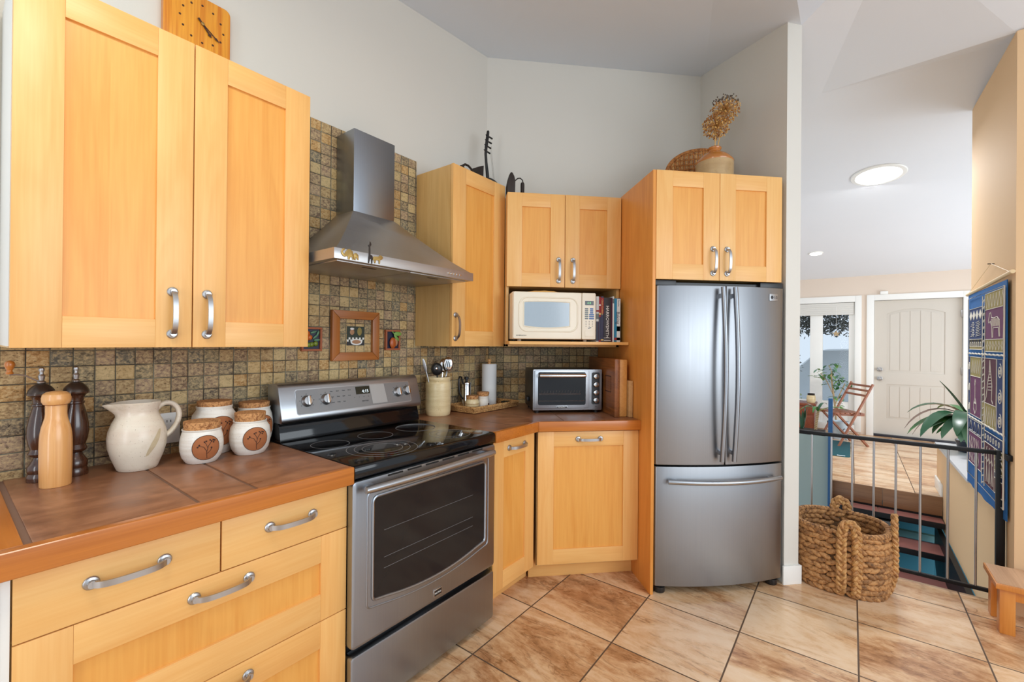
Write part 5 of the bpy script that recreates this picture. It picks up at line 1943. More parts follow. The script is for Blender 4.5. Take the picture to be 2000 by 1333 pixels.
ca, sa = math.cos(-0.22), math.sin(-0.22)
rim_ = []
for i in range(60):
    an = 2 * PI * i / 60
    x, z = a_ * math.cos(an), b_ * math.sin(an)
    rim_.append(oval(x * ca - z * sa * 0.0, z + x * 0.22))
g.tube(rim_, 0.011, 8, 0, closed=True)
g.build('rim', t)
g = MB('wicker_dark', 'wicker')
for k in range(26):
    q = -0.94 + 1.88 * k / 25
    w_ = b_ * math.sqrt(1 - q * q)
    g.tube([oval(a_ * q, -w_ + 2 * w_ * j / 6 + a_ * q * 0.22, 0.035 * (1 - q * q) * (1 - (2 * j / 6 - 1) ** 2)) for j in range(7)], 0.0072, 5, k % 2)
for k in range(9):
    q = -0.85 + 1.7 * k / 8
    w_ = a_ * math.sqrt(1 - q * q)
    g.tube([oval(-w_ + 2 * w_ * j / 8, b_ * q + (-w_ + 2 * w_ * j / 8) * 0.22, 0.028 * (1 - q * q) * (1 - (2 * j / 8 - 1) ** 2)) for j in range(9)], 0.0062, 5, 0)
g.build('woven_bed', t)
zmin = min((o.matrix_basis @ Vector(c)).z for o in t.children for c in o.bound_box)
for o in t.children:
    o.location.z -= zmin

# ================================================================== WOVEN BASKET
BU, BM_ = 3.185, 0.045
t = thing('woven_basket', 'large woven rope basket with braided handles on the floor before the gate', 'basket', hw(BU, BM_, 0.0), A45)
BA, BB = 0.200, 0.218


def bring(k, grow, off=0.0):
    """superellipse footprint, local x along u, y along m"""
    a = 2 * PI * k
    c, s = math.cos(a), math.sin(a)
    p = 2 / 2.5
    return Vector((math.copysign(abs(c) ** p, c) * (BA * grow + off), math.copysign(abs(s) ** p, s) * (BB * grow + off), 0))


g = MB('rope', 'rope_dark')
rr = random.Random(11)
ROWS = 11
HB = 0.335
for row in range(ROWS):
    f = row / (ROWS - 1)
    z = 0.016 + (HB - 0.032) * f
    grow = 0.90 + 0.13 * math.sin(PI * (0.15 + 0.62 * f)) - 0.02 * f
    n = 34
    for i in range(n):
        k = (i + 0.5 * (row % 2) + rr.uniform(-0.1, 0.1)) / n
        p = bring(k, grow)
        q = bring(k + 0.004, grow)
        tg = (q - p).normalized()
        dirn = 1 if row % 2 else -1
        rot = Matrix.Rotation(math.atan2(tg.y, tg.x), 3, 'Z') @ Matrix.Rotation(dirn * -0.36, 3, 'Y')
        g.ball(p + Vector((0, 0, z + rr.uniform(-0.002, 0.002))), 0.0320, 0.0160, 0.0148, seg=9, rings=6, mat=0 if rr.random() < 0.75 else 1, rot=rot)
g.build('woven_side', t)
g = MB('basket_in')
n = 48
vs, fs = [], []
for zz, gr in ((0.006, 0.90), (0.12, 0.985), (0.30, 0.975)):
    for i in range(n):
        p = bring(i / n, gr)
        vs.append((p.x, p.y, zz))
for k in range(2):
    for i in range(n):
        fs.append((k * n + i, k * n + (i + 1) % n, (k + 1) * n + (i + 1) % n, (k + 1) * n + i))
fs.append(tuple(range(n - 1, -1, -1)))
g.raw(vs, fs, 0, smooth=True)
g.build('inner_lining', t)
g = MB('rope_dark', 'rope')
n = 60
for i in range(n):
    for s in (0, 1):
        k = (i + 0.5 * s) / n
        p = bring(k, 0.985)
        q = bring(k + 0.004, 0.985)
        tg = (q - p).normalized()
        rot = Matrix.Rotation(math.atan2(tg.y, tg.x), 3, 'Z') @ Matrix.Rotation(0.55 if s else -0.55, 3, 'Y')
        g.ball(p + Vector((0, 0, HB + 0.004)), 0.022, 0.0165, 0.0105, seg=7, rings=5, mat=s, rot=rot)
g.build('rim', t)


def braid(parent, path, r=0.013, name='handle'):
    """three-strand braid swept along a path of points"""
    P = []
    for i in range(len(path) - 1):
        a, b = Vector(path[i]), Vector(path[i + 1])
        m = max(2, int((b - a).length / 0.006))
        for k in range(m):
            P.append(a.lerp(b, k / m))
    P.append(Vector(path[-1]))
    for _ in range(14):
        P = [P[0]] + [(P[i - 1] + P[i] * 2 + P[i + 1]) / 4 for i in range(1, len(P) - 1)] + [P[-1]]
    g = MB('rope_pale', 'rope')
    L = [0.0]
    for i in range(1, len(P)):
        L.append(L[-1] + (P[i] - P[i - 1]).length)
    cen = Vector((0, 0, 0.2))
    for s in range(3):
        pts = []
        for i, p in enumerate(P):
            tg = (P[min(i + 1, len(P) - 1)] - P[max(i - 1, 0)]).normalized()
            out = Vector((p.x, p.y, 0)).normalized()
            side = tg.cross(out).normalized()
            out = side.cross(tg).normalized()
            ph = L[i] / 0.085 * 2 * PI + s * 2 * PI / 3
            pts.append(p + side * math.sin(ph) * r * 1.15 + out * math.sin(2 * ph) * r * 0.5)
        g.tube(pts, r * 0.82, 7, s % 2)
    return g.build(name, parent)


def strap(k1, k2, top, spread=1.0, rise=0.075):
    p1, p2 = bring(k1, 1.05, 0.012), bring(k2, 1.05, 0.012)
    r1, r2 = bring(k1, 1.02, 0.016), bring(k2, 1.02, 0.016)
    e1, e2 = bring(k1, 0.94, 0.012), bring(k2, 0.94, 0.012)
    mid = (r1 + r2) / 2
    return [e1 + Vector((0, 0, 0.022)), p1 + Vector((0, 0, 0.12)), p1 + Vector((0, 0, 0.24)), r1 + Vector((0, 0, HB)), r1.lerp(mid, 0.25) + Vector((0, 0, HB + rise * 0.8)), mid + Vector((0, 0, HB + rise)),
            r2.lerp(mid, 0.25) + Vector((0, 0, HB + rise * 0.8)), r2 + Vector((0, 0, HB)), p2 + Vector((0, 0, 0.24)), p2 + Vector((0, 0, 0.12)), e2 + Vector((0, 0, 0.022))]


KF = 0.515      # faces the viewer (minus u)
braid(t, strap(KF - 0.012, KF + 0.024, 0))
braid(t, strap(0.745 - 0.014, 0.745 + 0.014, 0, rise=0.095))
braid(t, strap(0.00 - 0.014, 0.00 + 0.014, 0))

# ================================================================== GATE
t = thing('safety_gate', 'black metal gate with thin silver bars across the stair opening', 'gate', hw(3.462, 0, 0), A45)
g = MB('black_metal')
g.box(-0.011, 0.011, -0.645, 0.34, 0.775, 0.797, 0, bev=0.003)
g.box(-0.009, 0.009, -0.645, 0.34, 0.030, 0.050, 0, bev=0.003)
g.box(-0.011, 0.011, 0.320, 0.342, 0.05, 0.776, 0, bev=0.003)
g.build('rails', t)
g = MB('black_metal')
g.box(-0.014, 0.014, -0.652, -0.618, -0.002, 0.800, 0, bev=0.003)
g.build('post', t)
for n_ in (-0.198, -0.095, 0.010, 0.113, 0.214, 0.321, 0.435, 0.545):
    g = MB('nickel')
    g.tube([(0, -n_, 0.048), (0, -n_, 0.778)], 0.0056, 10, 0)
    g.build('bar', t)
g = MB('black_metal', 'nickel')
g.box(-0.012, 0.012, -0.6595, -0.650, 0.745, 0.775, 0, bev=0.002)
g.lathe([(0, 0), (0.007, 0), (0.006, 0.003), (0, 0.004)], (-0.014, -0.635, 0.752), 14, 1, axis='z', cap=False)
g.build('latch', t)
t = thing('gate_bracket', 'small black wall bracket beside the top of the gate post', 'bracket', hw(3.40, -0.648, 0.765), A45)
g = MB('black_metal')
g.box(-0.045, 0.02, -0.011, 0.010, 0.0, 0.030, 0, bev=0.003)
g.build('plate', t)

# ================================================================== STAIRS
t = thing('staircase', 'open riser stairs with terracotta tiled treads going down beyond the gate', 'stairs', hw(0, 0, 0), A45)
for k in range(6):
    uf = 5.325 - 0.252 * k
    z = -0.188 - 0.193 * k
    g = MB('stair_tile', 'grout_c')
    for a, b in ((-0.652, -0.215), (-0.205, 0.155)):
        g.box(uf + 0.012, uf + 0.285, a, b, z - 0.012, z, 0, bev=0.002)
    g.box(uf + 0.012, uf + 0.285, -0.652, 0.155, z - 0.03, z - 0.004, 1)
    tr = g.build('tread', t)
    g = MB('black_metal')
    g.box(uf, uf + 0.012, -0.655, 0.158, z - 0.048, z - 0.001, 0, bev=0.002)
    g.build('tread_edge', tr)
for m in (-0.30, -0.655):
    g = MB('black_metal')
    w_ = 0.10 if m > -0.5 else 0.035
    g.prism([(5.62, -0.25), (5.62, -0.55), (3.95, -1.83), (3.95, -1.53), (5.30, -0.25)] if m > -0.5 else [(5.62, -0.292), (5.62, -0.60), (3.5, -2.3), (3.5, -0.292)], m, m + w_, 0, plane='XZ')
    g.build('stringer', t)
# painted boxes stored under the stairs
for (u, m, z, w, h, lab) in ((5.72, -0.20, -2.395, 0.36, 1.93, 'teal painted panel under the stairs left of the black centre stringer'), (5.72, -0.63, -2.395, 0.30, 1.90, 'teal painted panel under the stairs right of the black centre stringer')):
    g = MB('teal', 'teal_lit_top')
    g.box(0, 0.05, 0, w, 0, h, 0, bev=0.003)
    g.box(-0.004, 0.052, -0.004, w + 0.004, h, h + 0.06, 1, bev=0.003)  # paler cap paints the light catching the panel's top edge
    g.build('teal_panel', loc=hw(u, m, z), rz=A45, label=lab, cat='panel')

t = thing('newel_post', 'tall blue painted post at the left edge of the stair landing', 'post', hw(5.40, 0.158, -0.25), A45)
g = MB('blue_post')
g.box(-0.018, 0.018, -0.018, 0.018, 0.0, 1.075, 0, bev=0.003)
g.build('shaft', t)

# ================================================================== TAPESTRY
TU = 4.352
t = thing('wall_tapestry', 'tall blue and purple batik tapestry hanging from a dowel on the tan wall', 'tapestry', hw(TU, -0.645, 0), A45 + PI)
TW, TZ0, TZ1 = 0.952, 0.425, 1.705
g = MB('navy')
nx, nz = 16, 24
vs, fs = [], []
for side in (0.0, 0.004):
    for j in range(nz + 1):
        for i in range(nx + 1):
            x = TW * i / nx
            z = TZ0 + (TZ1 - TZ0) * j / nz
            wav = 0.004 * math.sin(x * 21) * (1 - j / nz) ** 1.5
            lo = 0.018 * (x / TW) * (1 - j / nz)
            vs.append((x, side + wav - 0.002, z + lo))
st_ = (nx + 1) * (nz + 1)
for s in (0, 1):
    for j in range(nz):
        for i in range(nx):
            a = s * st_ + j * (nx + 1) + i
            fs.append((a, a + 1, a + nx + 2, a + nx + 1))
edge = [i for i in range(nx + 1)] + [j * (nx + 1) + nx for j in range(1, nz + 1)] + [nz * (nx + 1) + i for i in range(nx - 1, -1, -1)] + [j * (nx + 1) for j in range(nz - 1, 0, -1)]
for a, b in zip(edge, edge[1:] + edge[:1]):
    fs.append((a, b, b + st_, a + st_))
g.raw(vs, fs, 0, smooth=True)
cl = g.build('cloth', t)
YF = -0.0085


def patch(mat, x0, x1, z0, z1):
    g = MB(mat)
    g.box(x0, x1, YF, YF + 0.006, z0, z1, 0)
    return g


pieces = [('navy_deep', 0.09, 0.455, 1.355, 1.60), ('olive', 0.09, 0.455, 1.335, 1.40), ('olive', 0.535, 0.93, 1.57, 1.665), ('purple', 0.535, 0.93, 1.395, 1.57), ('olive', 0.535, 0.93, 1.325, 1.395),
          ('olive', 0.13, 0.43, 1.16, 1.285), ('purple', 0.13, 0.43, 0.905, 1.16), ('maroon', 0.47, 0.79, 1.02, 1.285), ('olive', 0.47, 0.79, 0.885, 1.02), ('navy_deep', 0.80, 0.93, 0.885, 1.285), ('navy_deep', 0.06, 0.125, 0.905, 1.285),
          ('navy_deep', 0.09, 0.45, 0.79, 0.875), ('purple', 0.09, 0.45, 0.585, 0.79), ('navy_deep', 0.53, 0.93, 0.79, 0.855), ('maroon', 0.53, 0.76, 0.545, 0.79), ('olive', 0.76, 0.93, 0.66, 0.79), ('navy_deep', 0.76, 0.93, 0.63, 0.67), ('maroon', 0.76, 0.93, 0.545, 0.63)]
for p in pieces:
    patch(*p).build('dyed_patch', cl)
g = MB('batik')


def ln(pts, r=0.0035, closed=False):
    g.tube([(x, YF - 0.0005, z) for x, z in pts], r * 0.72, 5, 0, closed=closed)
    return None


def rct(x0, x1, z0, z1, r=0.004):
    ln([(x0, z0), (x1, z0), (x1, z1), (x0, z1)], r, True)


rct(0.05, 0.945, 0.50, 1.675, 0.0045)
for p in pieces:
    rct(p[1], p[2], p[3], p[4], 0.0032)
for z in (1.305, 0.885):
    ln([(0.055 + 0.0445 * i, z + 0.004 * (i % 2)) for i in range(21)], 0.007)
for i in range(28):   # dashed centre band
    z = 0.53 + i * 0.0405
    ln([(0.475, z), (0.515, z + 0.012)], 0.006)
ln([(0.462, 0.52), (0.462, 1.66)], 0.004); ln([(0.527, 0.52), (0.527, 1.66)], 0.004)
for k in range(4):    # diamonds along the top left
    x = 0.135 + k * 0.09
    g.prism([(x - 0.04, 1.555), (x, 1.585), (x + 0.04, 1.555), (x, 1.525)], YF - 0.002, YF + 0.001, 0)
for i in range(9):
    z = 1.42 + i * 0.011
    ln([(0.13 + 0.02 * (i % 3), z), (0.20, z + 0.004), (0.22 + 0.02 * (i % 2), z)], 0.003)
    ln([(0.28 + 0.015 * (i % 2), z), (0.36, z + 0.003), (0.41 - 0.02 * (i % 3), z + 0.008)], 0.003)
for k in range(6):    # small signs in the bands
    x = 0.12 + 0.058 * k
    ln([(x + 0.014 * math.cos(q), 1.366 + 0.016 * math.sin(q)) for q in [i * PI / 4 for i in range(8)]], 0.0028, True)
    x = 0.57 + 0.064 * k
    ln([(x, 1.36), (x + 0.018, 1.385), (x + 0.036, 1.36), (x + 0.018, 1.335)], 0.0028, True)
    ln([(0.56 + 0.065 * k, 1.58), (0.59 + 0.065 * k, 1.655), (0.62 + 0.065 * k, 1.58)], 0.0026)
# striped four-legged animal
body = [(0.61, 1.50), (0.64, 1.545), (0.665, 1.55), (0.68, 1.52), (0.73, 1.515), (0.80, 1.52), (0.85, 1.50), (0.86, 1.41), (0.845, 1.41), (0.83, 1.46), (0.72, 1.46), (0.71, 1.405), (0.695, 1.405), (0.685, 1.47), (0.655, 1.50), (0.625, 1.49)]
ln(body, 0.0034, True)
for i in range(9):
    ln([(0.68 + 0.019 * i, 1.512), (0.686 + 0.019 * i, 1.468)], 0.0026)
# spoon-like figure and standing figure in the middle row
ln([(0.27, 1.14), (0.255, 1.12), (0.27, 1.10), (0.285, 1.12)], 0.003, True)
ln([(0.27, 1.10), (0.268, 1.02), (0.235, 0.985), (0.232, 0.95), (0.27, 0.92), (0.308, 0.95), (0.305, 0.985), (0.272, 1.02)], 0.0032)
g.prism([(0.238, 0.985), (0.302, 0.985), (0.285, 1.0), (0.27, 0.99), (0.255, 1.002)], YF - 0.002, YF + 0.001, 0)
ln([(0.65, 1.275), (0.665, 1.22), (0.70, 1.13), (0.69, 1.05), (0.72, 1.03)], 0.0034)
ln([(0.65, 1.275), (0.64, 1.20), (0.60, 1.14), (0.57, 1.06), (0.54, 1.03)], 0.0034)
for i in range(7):
    ln([(0.612 + 0.003 * i, 1.10 + i * 0.018), (0.69 - 0.005 * i, 1.105 + i * 0.018)], 0.003)
for i in range(5):
    ln([(0.16 + 0.05 * i, 1.18), (0.185 + 0.05 * i, 1.265), (0.21 + 0.05 * i, 1.18)], 0.0026)
    ln([(0.50 + 0.055 * i, 0.90), (0.525 + 0.055 * i, 1.0), (0.55 + 0.055 * i, 0.91)], 0.0026)
for cz in (1.22, 1.08, 0.95):   # spirals
    for cx, R in ((0.865, 0.042), (0.092, 0.026)):
        ln([(cx + R * (i / 28) * math.cos(i * 0.5), cz + R * (i / 28) * math.sin(i * 0.5)) for i in range(29)], 0.0035)
for k in range(3):    # triangles, water lines, figures in the bottom row
    ln([(0.11 + 0.11 * k, 0.80), (0.155 + 0.11 * k, 0.865), (0.20 + 0.11 * k, 0.80)], 0.004, True)
for k in range(6):
    ln([(0.12 + 0.05 * k + 0.01 * math.sin(j * 1.5 + k), 0.60 + 0.018 * j) for j in range(10)], 0.003)
    x = 0.555 + 0.06 * k
    ln([(x + 0.013 * math.cos(q), 0.822 + 0.015 * math.sin(q)) for q in [i * PI / 4 for i in range(8)]], 0.003, True)
for k in range(3):
    ln([(0.765 + 0.027 * j, 0.69 + 0.032 * k + 0.018 * (j % 2)) for j in range(7)], 0.0035)
for k in range(4):
    a0 = (0.82 + 0.055 * (k % 2), 0.572 + 0.035 * (k // 2))
    ln([(a0[0] + 0.016 * math.cos(q), a0[1] + 0.013 * math.sin(q)) for q in [i * PI / 4 for i in range(8)]], 0.003, True)
for k in range(3):
    x = 0.575 + 0.06 * k
    ln([(x, 0.56), (x + 0.012, 0.66), (x + 0.004, 0.74), (x + 0.02, 0.77)], 0.003)
    ln([(x + 0.012, 0.66), (x + 0.035, 0.565)], 0.003)
    ln([(x - 0.015, 0.69), (x + 0.008, 0.71), (x + 0.03, 0.68)], 0.003)
g.build('white_line_pattern', cl)
g = MB('rod')
g.tube([(-0.045, 0.0, 1.712), (1.05, 0.0, 1.735)], 0.010, 12, 0)
g.build('dowel', t)
g = MB('rod')
g.tube([(0.02, -0.002, 1.722), (0.605, 0.0, 1.838), (0.99, -0.002, 1.742)], 0.0012, 5, 0)
g.build('cord', t)
g = MB('iron')
g.tube([(0.605, -0.014, 1.838), (0.605, 0.014, 1.836)], 0.003, 6, 0)
g.build('nail', t)

# ================================================================== STOOL
t = thing('step_stool', 'small wooden step stool at the right edge near the gate post', 'stool', hw(3.055, -0.548, 0), A45)
g = MB('stool_wood', 'grey_wood')
g.box(0.0, 0.255, -0.40, 0.0, 0.212, 0.238, 0, bev=0.003)
g.box(0.006, 0.249, -0.394, -0.006, 0.2378, 0.2395, 1)
g.build('top', t)
for (a, b) in ((0.018, -0.068), (0.018, -0.385), (0.185, -0.068), (0.185, -0.385)):
    g = MB('stool_wood')
    g.box(a, a + 0.052, b, b + 0.052, 0.0, 0.212, 0, bev=0.003)
    g.build('leg', t)
for a in (0.03, 0.205):
    g = MB('stool_wood')
    g.box(a, a + 0.022, -0.333, -0.068, 0.16, 0.205, 0, bev=0.002)
    g.build('apron', t)

# ================================================================== CEILING LIGHTS OF THE HALL
sl = math.atan(0.138)
NH = Vector((math.sin(sl) * R2, math.sin(sl) * R2, math.cos(sl)))
for nm, lab, cat, u, m, r, ro in (('skylight', 'round bright sun tunnel lens in the sloped hall ceiling', 'skylight', 5.14, -0.185, 0.160, 0.200), ('recessed_light', 'small round recessed ceiling light above the entry window', 'ceiling light', 7.243, 0.385, 0.066, 0.085)):
    z = 2.41 + 0.138 * (8.6 - u)
    t = thing(nm, lab, cat, hw(u, m, z - 0.001))
    t.rotation_mode = 'QUATERNION'
    t.rotation_quaternion = NH.to_track_quat('Z', 'Y')
    g = MB('white')
    g.lathe([(r, -0.006), (r + 0.006, -0.013), (ro - 0.006, -0.010), (ro, -0.003), (ro, -0.0005), (r, -0.0005)], (0, 0, 0), 56, 0, cap=False)
    g.build('trim_ring', t)
    g = MB('lamp')
    g.lathe([(0.0, -0.012), (r * 0.7, -0.010), (r, -0.005), (r, -0.001), (0.0, -0.001)], (0, 0, 0), 48, 0, cap=False)
    g.build('lens', t)

# ================================================================== PLANTS
def blade(g, base, d, L, w, droop, mat, n=9, up=0.0):
    """long arching leaf with real thickness at the rib"""
    d = Vector(d).normalized()
    side = d.cross(Vector((0, 0, 1)))
    side = side.normalized() if side.length > 1e-4 else Vector((1, 0, 0))
    vs, fs = [], []
    p = Vector(base)
    cur = d.copy()
    for i in range(n + 1):
        f = i / n
        ww = w * (math.sin(PI * min(1, 0.10 + f * 0.9)) ** 0.7) * 0.5
        nrm = side.cross(cur).normalized()
        vs += [tuple(p - side * ww + nrm * ww * 0.25), tuple(p - nrm * 0.0012), tuple(p + side * ww + nrm * ww * 0.25), tuple(p + nrm * 0.0016)]
        p = p + cur * (L / n)
        cur = (cur + Vector((0, 0, -droop / n))).normalized()
    for i in range(n):
        for k in range(4):
            fs.append((i * 4 + k, i * 4 + (k + 1) % 4, i * 4 + 4 + (k + 1) % 4, i * 4 + 4 + k))
    g.raw(vs, fs, mat, smooth=True)


# big-leaved plant on the ledge, behind the tapestry
t = thing('potted_plant', 'broad-leaved potted plant on the ledge behind the tapestry', 'plant', hw(5.50, -0.83, 0.4305), A45)
MB('pot_dark', 'soil').lathe([(0.0, 0), (0.075, 0), (0.095, 0.09), (0.098, 0.10), (0.088, 0.10), (0.082, 0.085), (0.0, 0.085)], (0, 0, 0), 28, 0, cap=False).build('pot', t)
MB('leaf_blue').tube([(0, 0, 0.08), (0.0, 0.01, 0.20), (0.0, 0.0, 0.30)], 0.012, 8).build('cane', t)
for (dx, dy, dz, L, w, dr, mt_) in ((-0.55, 0.55, 0.55, 0.60, 0.115, 2.1, 'leaf_dark'), (-0.2, 0.9, 0.35, 0.50, 0.11, 1.7, 'leaf'), (-0.7, 0.25, 0.8, 0.52, 0.11, 2.6, 'leaf_dark'), (-0.1, 0.5, 1.0, 0.40, 0.07, 0.3, 'leaf_dark'), (-0.8, 0.1, 0.2, 0.42, 0.13, 2.2, 'leaf_blue'),
                              (-0.3, 0.75, 0.75, 0.58, 0.05, 2.3, 'leaf_dry'), (0.0, 1.0, 0.6, 0.48, 0.045, 2.4, 'leaf_dry'), (-0.5, 0.6, 0.0, 0.34, 0.06, 0.8, 'leaf'), (-0.3, -0.4, 0.7, 0.45, 0.12, 2.4, 'leaf_dark'), (-0.9, -0.1, 0.6, 0.40, 0.13, 2.0, 'leaf_blue'), (0.5, 0.3, 0.7, 0.4, 0.07, 1.8, 'leaf'),
                              (-0.4, 0.85, 0.15, 0.42, 0.07, 1.2, 'leaf_dark'), (-0.6, 0.5, 0.3, 0.40, 0.09, 1.9, 'leaf_blue'), (-0.15, 0.7, 0.9, 0.50, 0.09, 2.0, 'leaf_dark'), (-0.5, 0.2, -0.1, 0.30, 0.10, 1.0, 'leaf_blue'), (-0.35, 0.7, 0.4, 0.36, 0.10, 2.2, 'leaf')):
    g = MB(mt_)
    blade(g, (0, 0, 0.27), (dx, dy, dz), L, w, dr, 0)
    g.build('leaf_blade', t)

# planter on the grey-teal wall
t = thing('planter_tray', 'long black planter tray on top of the grey-teal low wall', 'planter', hw(5.425, 0.20, 0.4405), A45)
g = MB('black_plastic', 'soil')
g.box(0.0, 0.13, 0.0, 0.75, 0.0, 0.045, 0, bev=0.004)
g.box(0.008, 0.122, 0.008, 0.742, 0.044, 0.0465, 1)
g.build('tray', t)
t = thing('dracaena', 'braided-stem dracaena with arching leaves beside the blue post', 'plant', hw(5.49, 0.285, 0.4875), A45)
g = MB('stem')
for s in range(3):
    pts = []
    for i in range(30):
        z = 0.19 * i / 29
        a = i * 0.55 + s * 2 * PI / 3
        pts.append((0.008 * math.cos(a), 0.008 * math.sin(a) - 0.02 * z / 0.19, z))
    g.tube(pts, 0.0065, 7, 0)
g.build('braided_stem', t)
for (dx, dy, dz, L, w, dr, mt_) in ((0.0, 0.8, 0.9, 0.30, 0.042, 3.6, 'leaf_light'), (-0.1, -0.9, 0.7, 0.26, 0.036, 1.2, 'leaf'), (-0.2, -0.6, 0.45, 0.19, 0.05, 0.6, 'leaf_light'), (-0.3, 0.4, 1.0, 0.20, 0.03, 2.6, 'leaf_dark'), (0.1, 0.5, 0.6, 0.16, 0.04, 0.8, 'leaf_dry'), (-0.5, 0.1, 0.8, 0.22, 0.03, 2.6, 'leaf'), (0.4, -0.2, 1.0, 0.2, 0.03, 2.2, 'leaf_dark')):
    g = MB(mt_)
    blade(g, (0, -0.02, 0.185), (dx, dy, dz), L, w, dr, 0)
    g.build('leaf_blade', t)
t = thing('snake_plant', 'small upright snake plant at the left end of the planter tray', 'plant', hw(5.49, 0.398, 0.4875), A45)
for k in range(7):
    a = k * 2.4
    g = MB('leaf_dark' if k % 3 else 'leaf')
    blade(g, (0.02 * math.cos(a), 0.015 * math.sin(a), 0.0), (0.16 * math.cos(a), 0.14 * math.sin(a), 1.0), 0.17 + 0.03 * (k % 3), 0.026, 0.1, 0)
    g.build('leaf_blade', t)

# entry furniture
t = thing('window_bench', 'red-brown wooden bench under the entry window', 'bench', hw(8.15, 0.42, 0.0), A45)
g = MB('bench_wood')
g.box(0.02, 0.38, 0.02, 1.1, 0.0, 0.42, 0)
g.build('box', t)
g = MB('bench_wood')
g.box(0.0, 0.40, 0.0, 1.12, 0.42, 0.455, 0, bev=0.006)
g.build('seat', t)
g = MB('bench_wood')
g.box(0.008, 0.02, 0.03, 1.09, 0.29, 0.40, 0, bev=0.004)
g.box(0.008, 0.02, 0.03, 1.09, 0.03, 0.27, 0, bev=0.004)
g.build('front_board', t)
t = thing('clay_vase', 'tan clay vase with dark neck on the entry bench', 'vase', hw(8.32, 0.49, 0.4555), A45)
MB('crock').lathe([(0.0, 0), (0.05, 0), (0.062, 0.03), (0.060, 0.09), (0.052, 0.115)], (0, 0, 0), 26, 0, cap=False).build('vase_body', t)
MB('iron').lathe([(0.052, 0.115), (0.046, 0.125), (0.050, 0.14), (0.044, 0.142), (0.040, 0.12)], (0, 0, 0), 26, 0, cap=False).build('neck', t)
t = thing('ficus', 'leafy green ficus standing on the floor before the entry window', 'plant', hw(8.28, 0.17, 0.0), A45)
MB('pot_dark', 'soil').lathe([(0.0, 0), (0.09, 0), (0.115, 0.18), (0.118, 0.20), (0.105, 0.20), (0.10, 0.18), (0.0, 0.18)], (0, 0, 0), 26, 0, cap=False).build('pot', t)
g = MB('stem')
g.tube([(0, 0, 0.18), (0.0, 0.02, 0.45), (0.0, 0.05, 0.72), (0.0, 0.07, 0.90)], 0.012, 8, 0)
g.tube([(0, 0.04, 0.60), (0.0, 0.12, 0.80), (0.0, 0.20, 0.92)], 0.006, 6, 0)
g.tube([(0, 0.02, 0.45), (0.0, -0.04, 0.62), (0.0, -0.10, 0.78)], 0.007, 6, 0)
g.tube([(0, 0.06, 0.78), (0.0, 0.06, 0.95), (0.0, 0.10, 1.05)], 0.005, 6, 0)
g.build('trunk', t)
rl = random.Random(5)
g = {'leaf_blue': MB('leaf_blue'), 'leaf_light': MB('leaf_light'), 'leaf': MB('leaf')}
for (cy, cz, r, n) in ((0.08, 0.98, 0.10, 26), (0.20, 0.90, 0.08, 16), (-0.10, 0.78, 0.09, 20), (0.06, 0.82, 0.10, 18), (-0.02, 0.62, 0.06, 8), (-0.06, 0.45, 0.05, 6)):
    for _ in range(n):
        b = Vector((rl.uniform(-r, r), cy + rl.uniform(-r, r), cz + rl.uniform(-r, r)))
        nm = rl.choice(['leaf_blue', 'leaf_blue', 'leaf', 'leaf_light'])
        blade(g[nm], b, (rl.uniform(-1, 1), rl.uniform(-1, 1), rl.uniform(-0.7, 0.4)), 0.085, 0.042, 0.8, 0, n=5)
for nm, q in g.items():
    q.build('foliage', t)['kind'] = 'stuff'
t = thing('bucket', 'pale blue bucket with dark script behind the folding chair', 'bucket', hw(7.98, 0.115, 0.0), A45)
g = MB('bucket')
g.lathe([(0.0, 0), (0.085, 0), (0.10, 0.24), (0.104, 0.25), (0.098, 0.255), (0.092, 0.24), (0.08, 0.02), (0.0, 0.02)], (0, 0, 0), 30, 0, cap=False)
g.build('pail', t)
g = MB('print')
f = surf_of([(0.085, 0.0), (0.10, 0.24)])
for k, (s0, z0) in enumerate(((-0.03, 0.15), (0.0, 0.12), (0.03, 0.10))):
    g.tube([f(-PI / 2 - 0.8, s0 + 0.012 * math.cos(i * 0.7), z0 + 0.015 * math.sin(i * 1.1), 0.002) for i in range(9)], 0.0022, 5, 0)
g.build('script', t)
t = thing('floor_mat', 'dark teal mat lying on the landing floor under the folding chair', 'mat', hw(6.70, 0.0, 0.0005), A45)
M['mat_teal'] = plain('dark_teal_mat', sr(22, 84, 92), 0.8, noise=0.3, nscale=10)
g = MB('mat_teal')
g.prism(rrect(0.0, 1.05, 0.0, 0.42, 0.05), 0.0, 0.008, 0, bev=0.002, plane='XY')
g.build('pile', t)
g = MB('book_pale')
g.box(0.01, 0.05, 0.05, 0.13, 0.008, 0.0092, 0)
g.build('stitched_label', t)

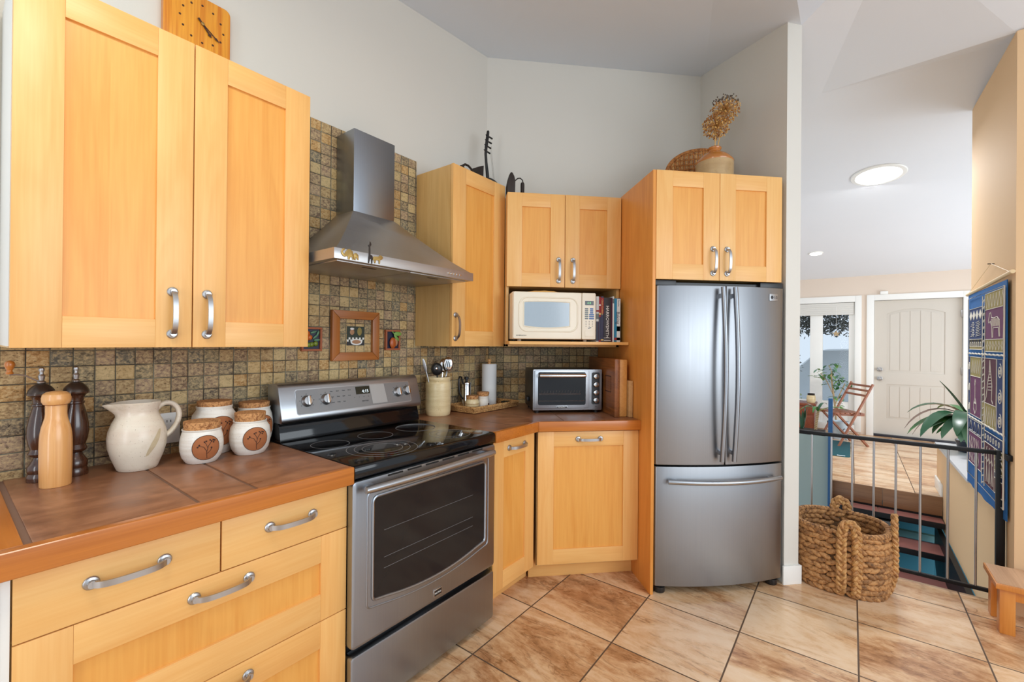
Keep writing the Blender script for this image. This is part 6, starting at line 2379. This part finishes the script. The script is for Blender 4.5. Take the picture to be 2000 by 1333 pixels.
# folding chair
t = thing('folding_chair', 'wooden folding chair with slatted back by the entry window', 'chair', hw(7.66, 0.065, 0.0), A45 + math.radians(210))
CWd = 0.225
for s in (-1, 1):
    g = MB('chair_wood')
    a, b = Vector((s * CWd, 0.215, 0.835)), Vector((s * CWd, -0.20, 0.0))
    g.tube([a, a.lerp(b, 0.5), b], 0.0175, 6, 0)
    g.build('back_leg', t)
    g = MB('chair_wood')
    a, b = Vector((s * (CWd - 0.04), -0.20, 0.43)), Vector((s * (CWd - 0.04), 0.185, 0.0))
    g.tube([a, a.lerp(b, 0.5), b], 0.0165, 6, 0)
    g.build('front_leg', t)
for z, y in ((0.805, 0.200), (0.745, 0.170), (0.680, 0.138)):
    MB('chair_wood').box(-CWd, CWd, y - 0.008, y + 0.008, z - 0.014, z + 0.014, 0, bev=0.003).build('back_slat', t)
g = MB('chair_wood')
for k in range(6):
    y = -0.23 + 0.062 * k
    g.box(-CWd + 0.02, CWd - 0.02, y, y + 0.052, 0.430, 0.446, 0, bev=0.003)
for s in (-1, 1):
    g.box(s * (CWd - 0.05) - 0.012, s * (CWd - 0.05) + 0.012, -0.23, 0.14, 0.405, 0.430, 0, bev=0.002)
g.build('seat', t)
g = MB('chair_wood')
g.box(-CWd + 0.03, CWd - 0.03, 0.115, 0.14, 0.075, 0.10, 0, bev=0.003)
g.build('cross_rail', t)

t = thing('hanging_star', 'small pale star ornament hanging before the right window pane', 'ornament', hw(8.55, 0.185, 1.53), A45)
g = MB('stem')
st = []
for i in range(10):
    a = math.radians(90 + 36 * i)
    r = 0.055 if i % 2 == 0 else 0.024
    st.append((r * math.cos(a), r * math.sin(a)))
g.prism(st, -0.004, 0.004, 0, plane='YZ')
g.build('star', t)
MB('white').tube([(0, 0, 0.05), (0, 0, 0.42)], 0.0015, 5).build('thread', t)
t = thing('door_sensor', 'small white sensor on the trim above the entry door', 'sensor', hw(8.575, -0.385, 2.115), A45)
MB('white').box(-0.022, 0.02, -0.045, 0.045, 0.0005, 0.045, 0, bev=0.004).build('housing', t)
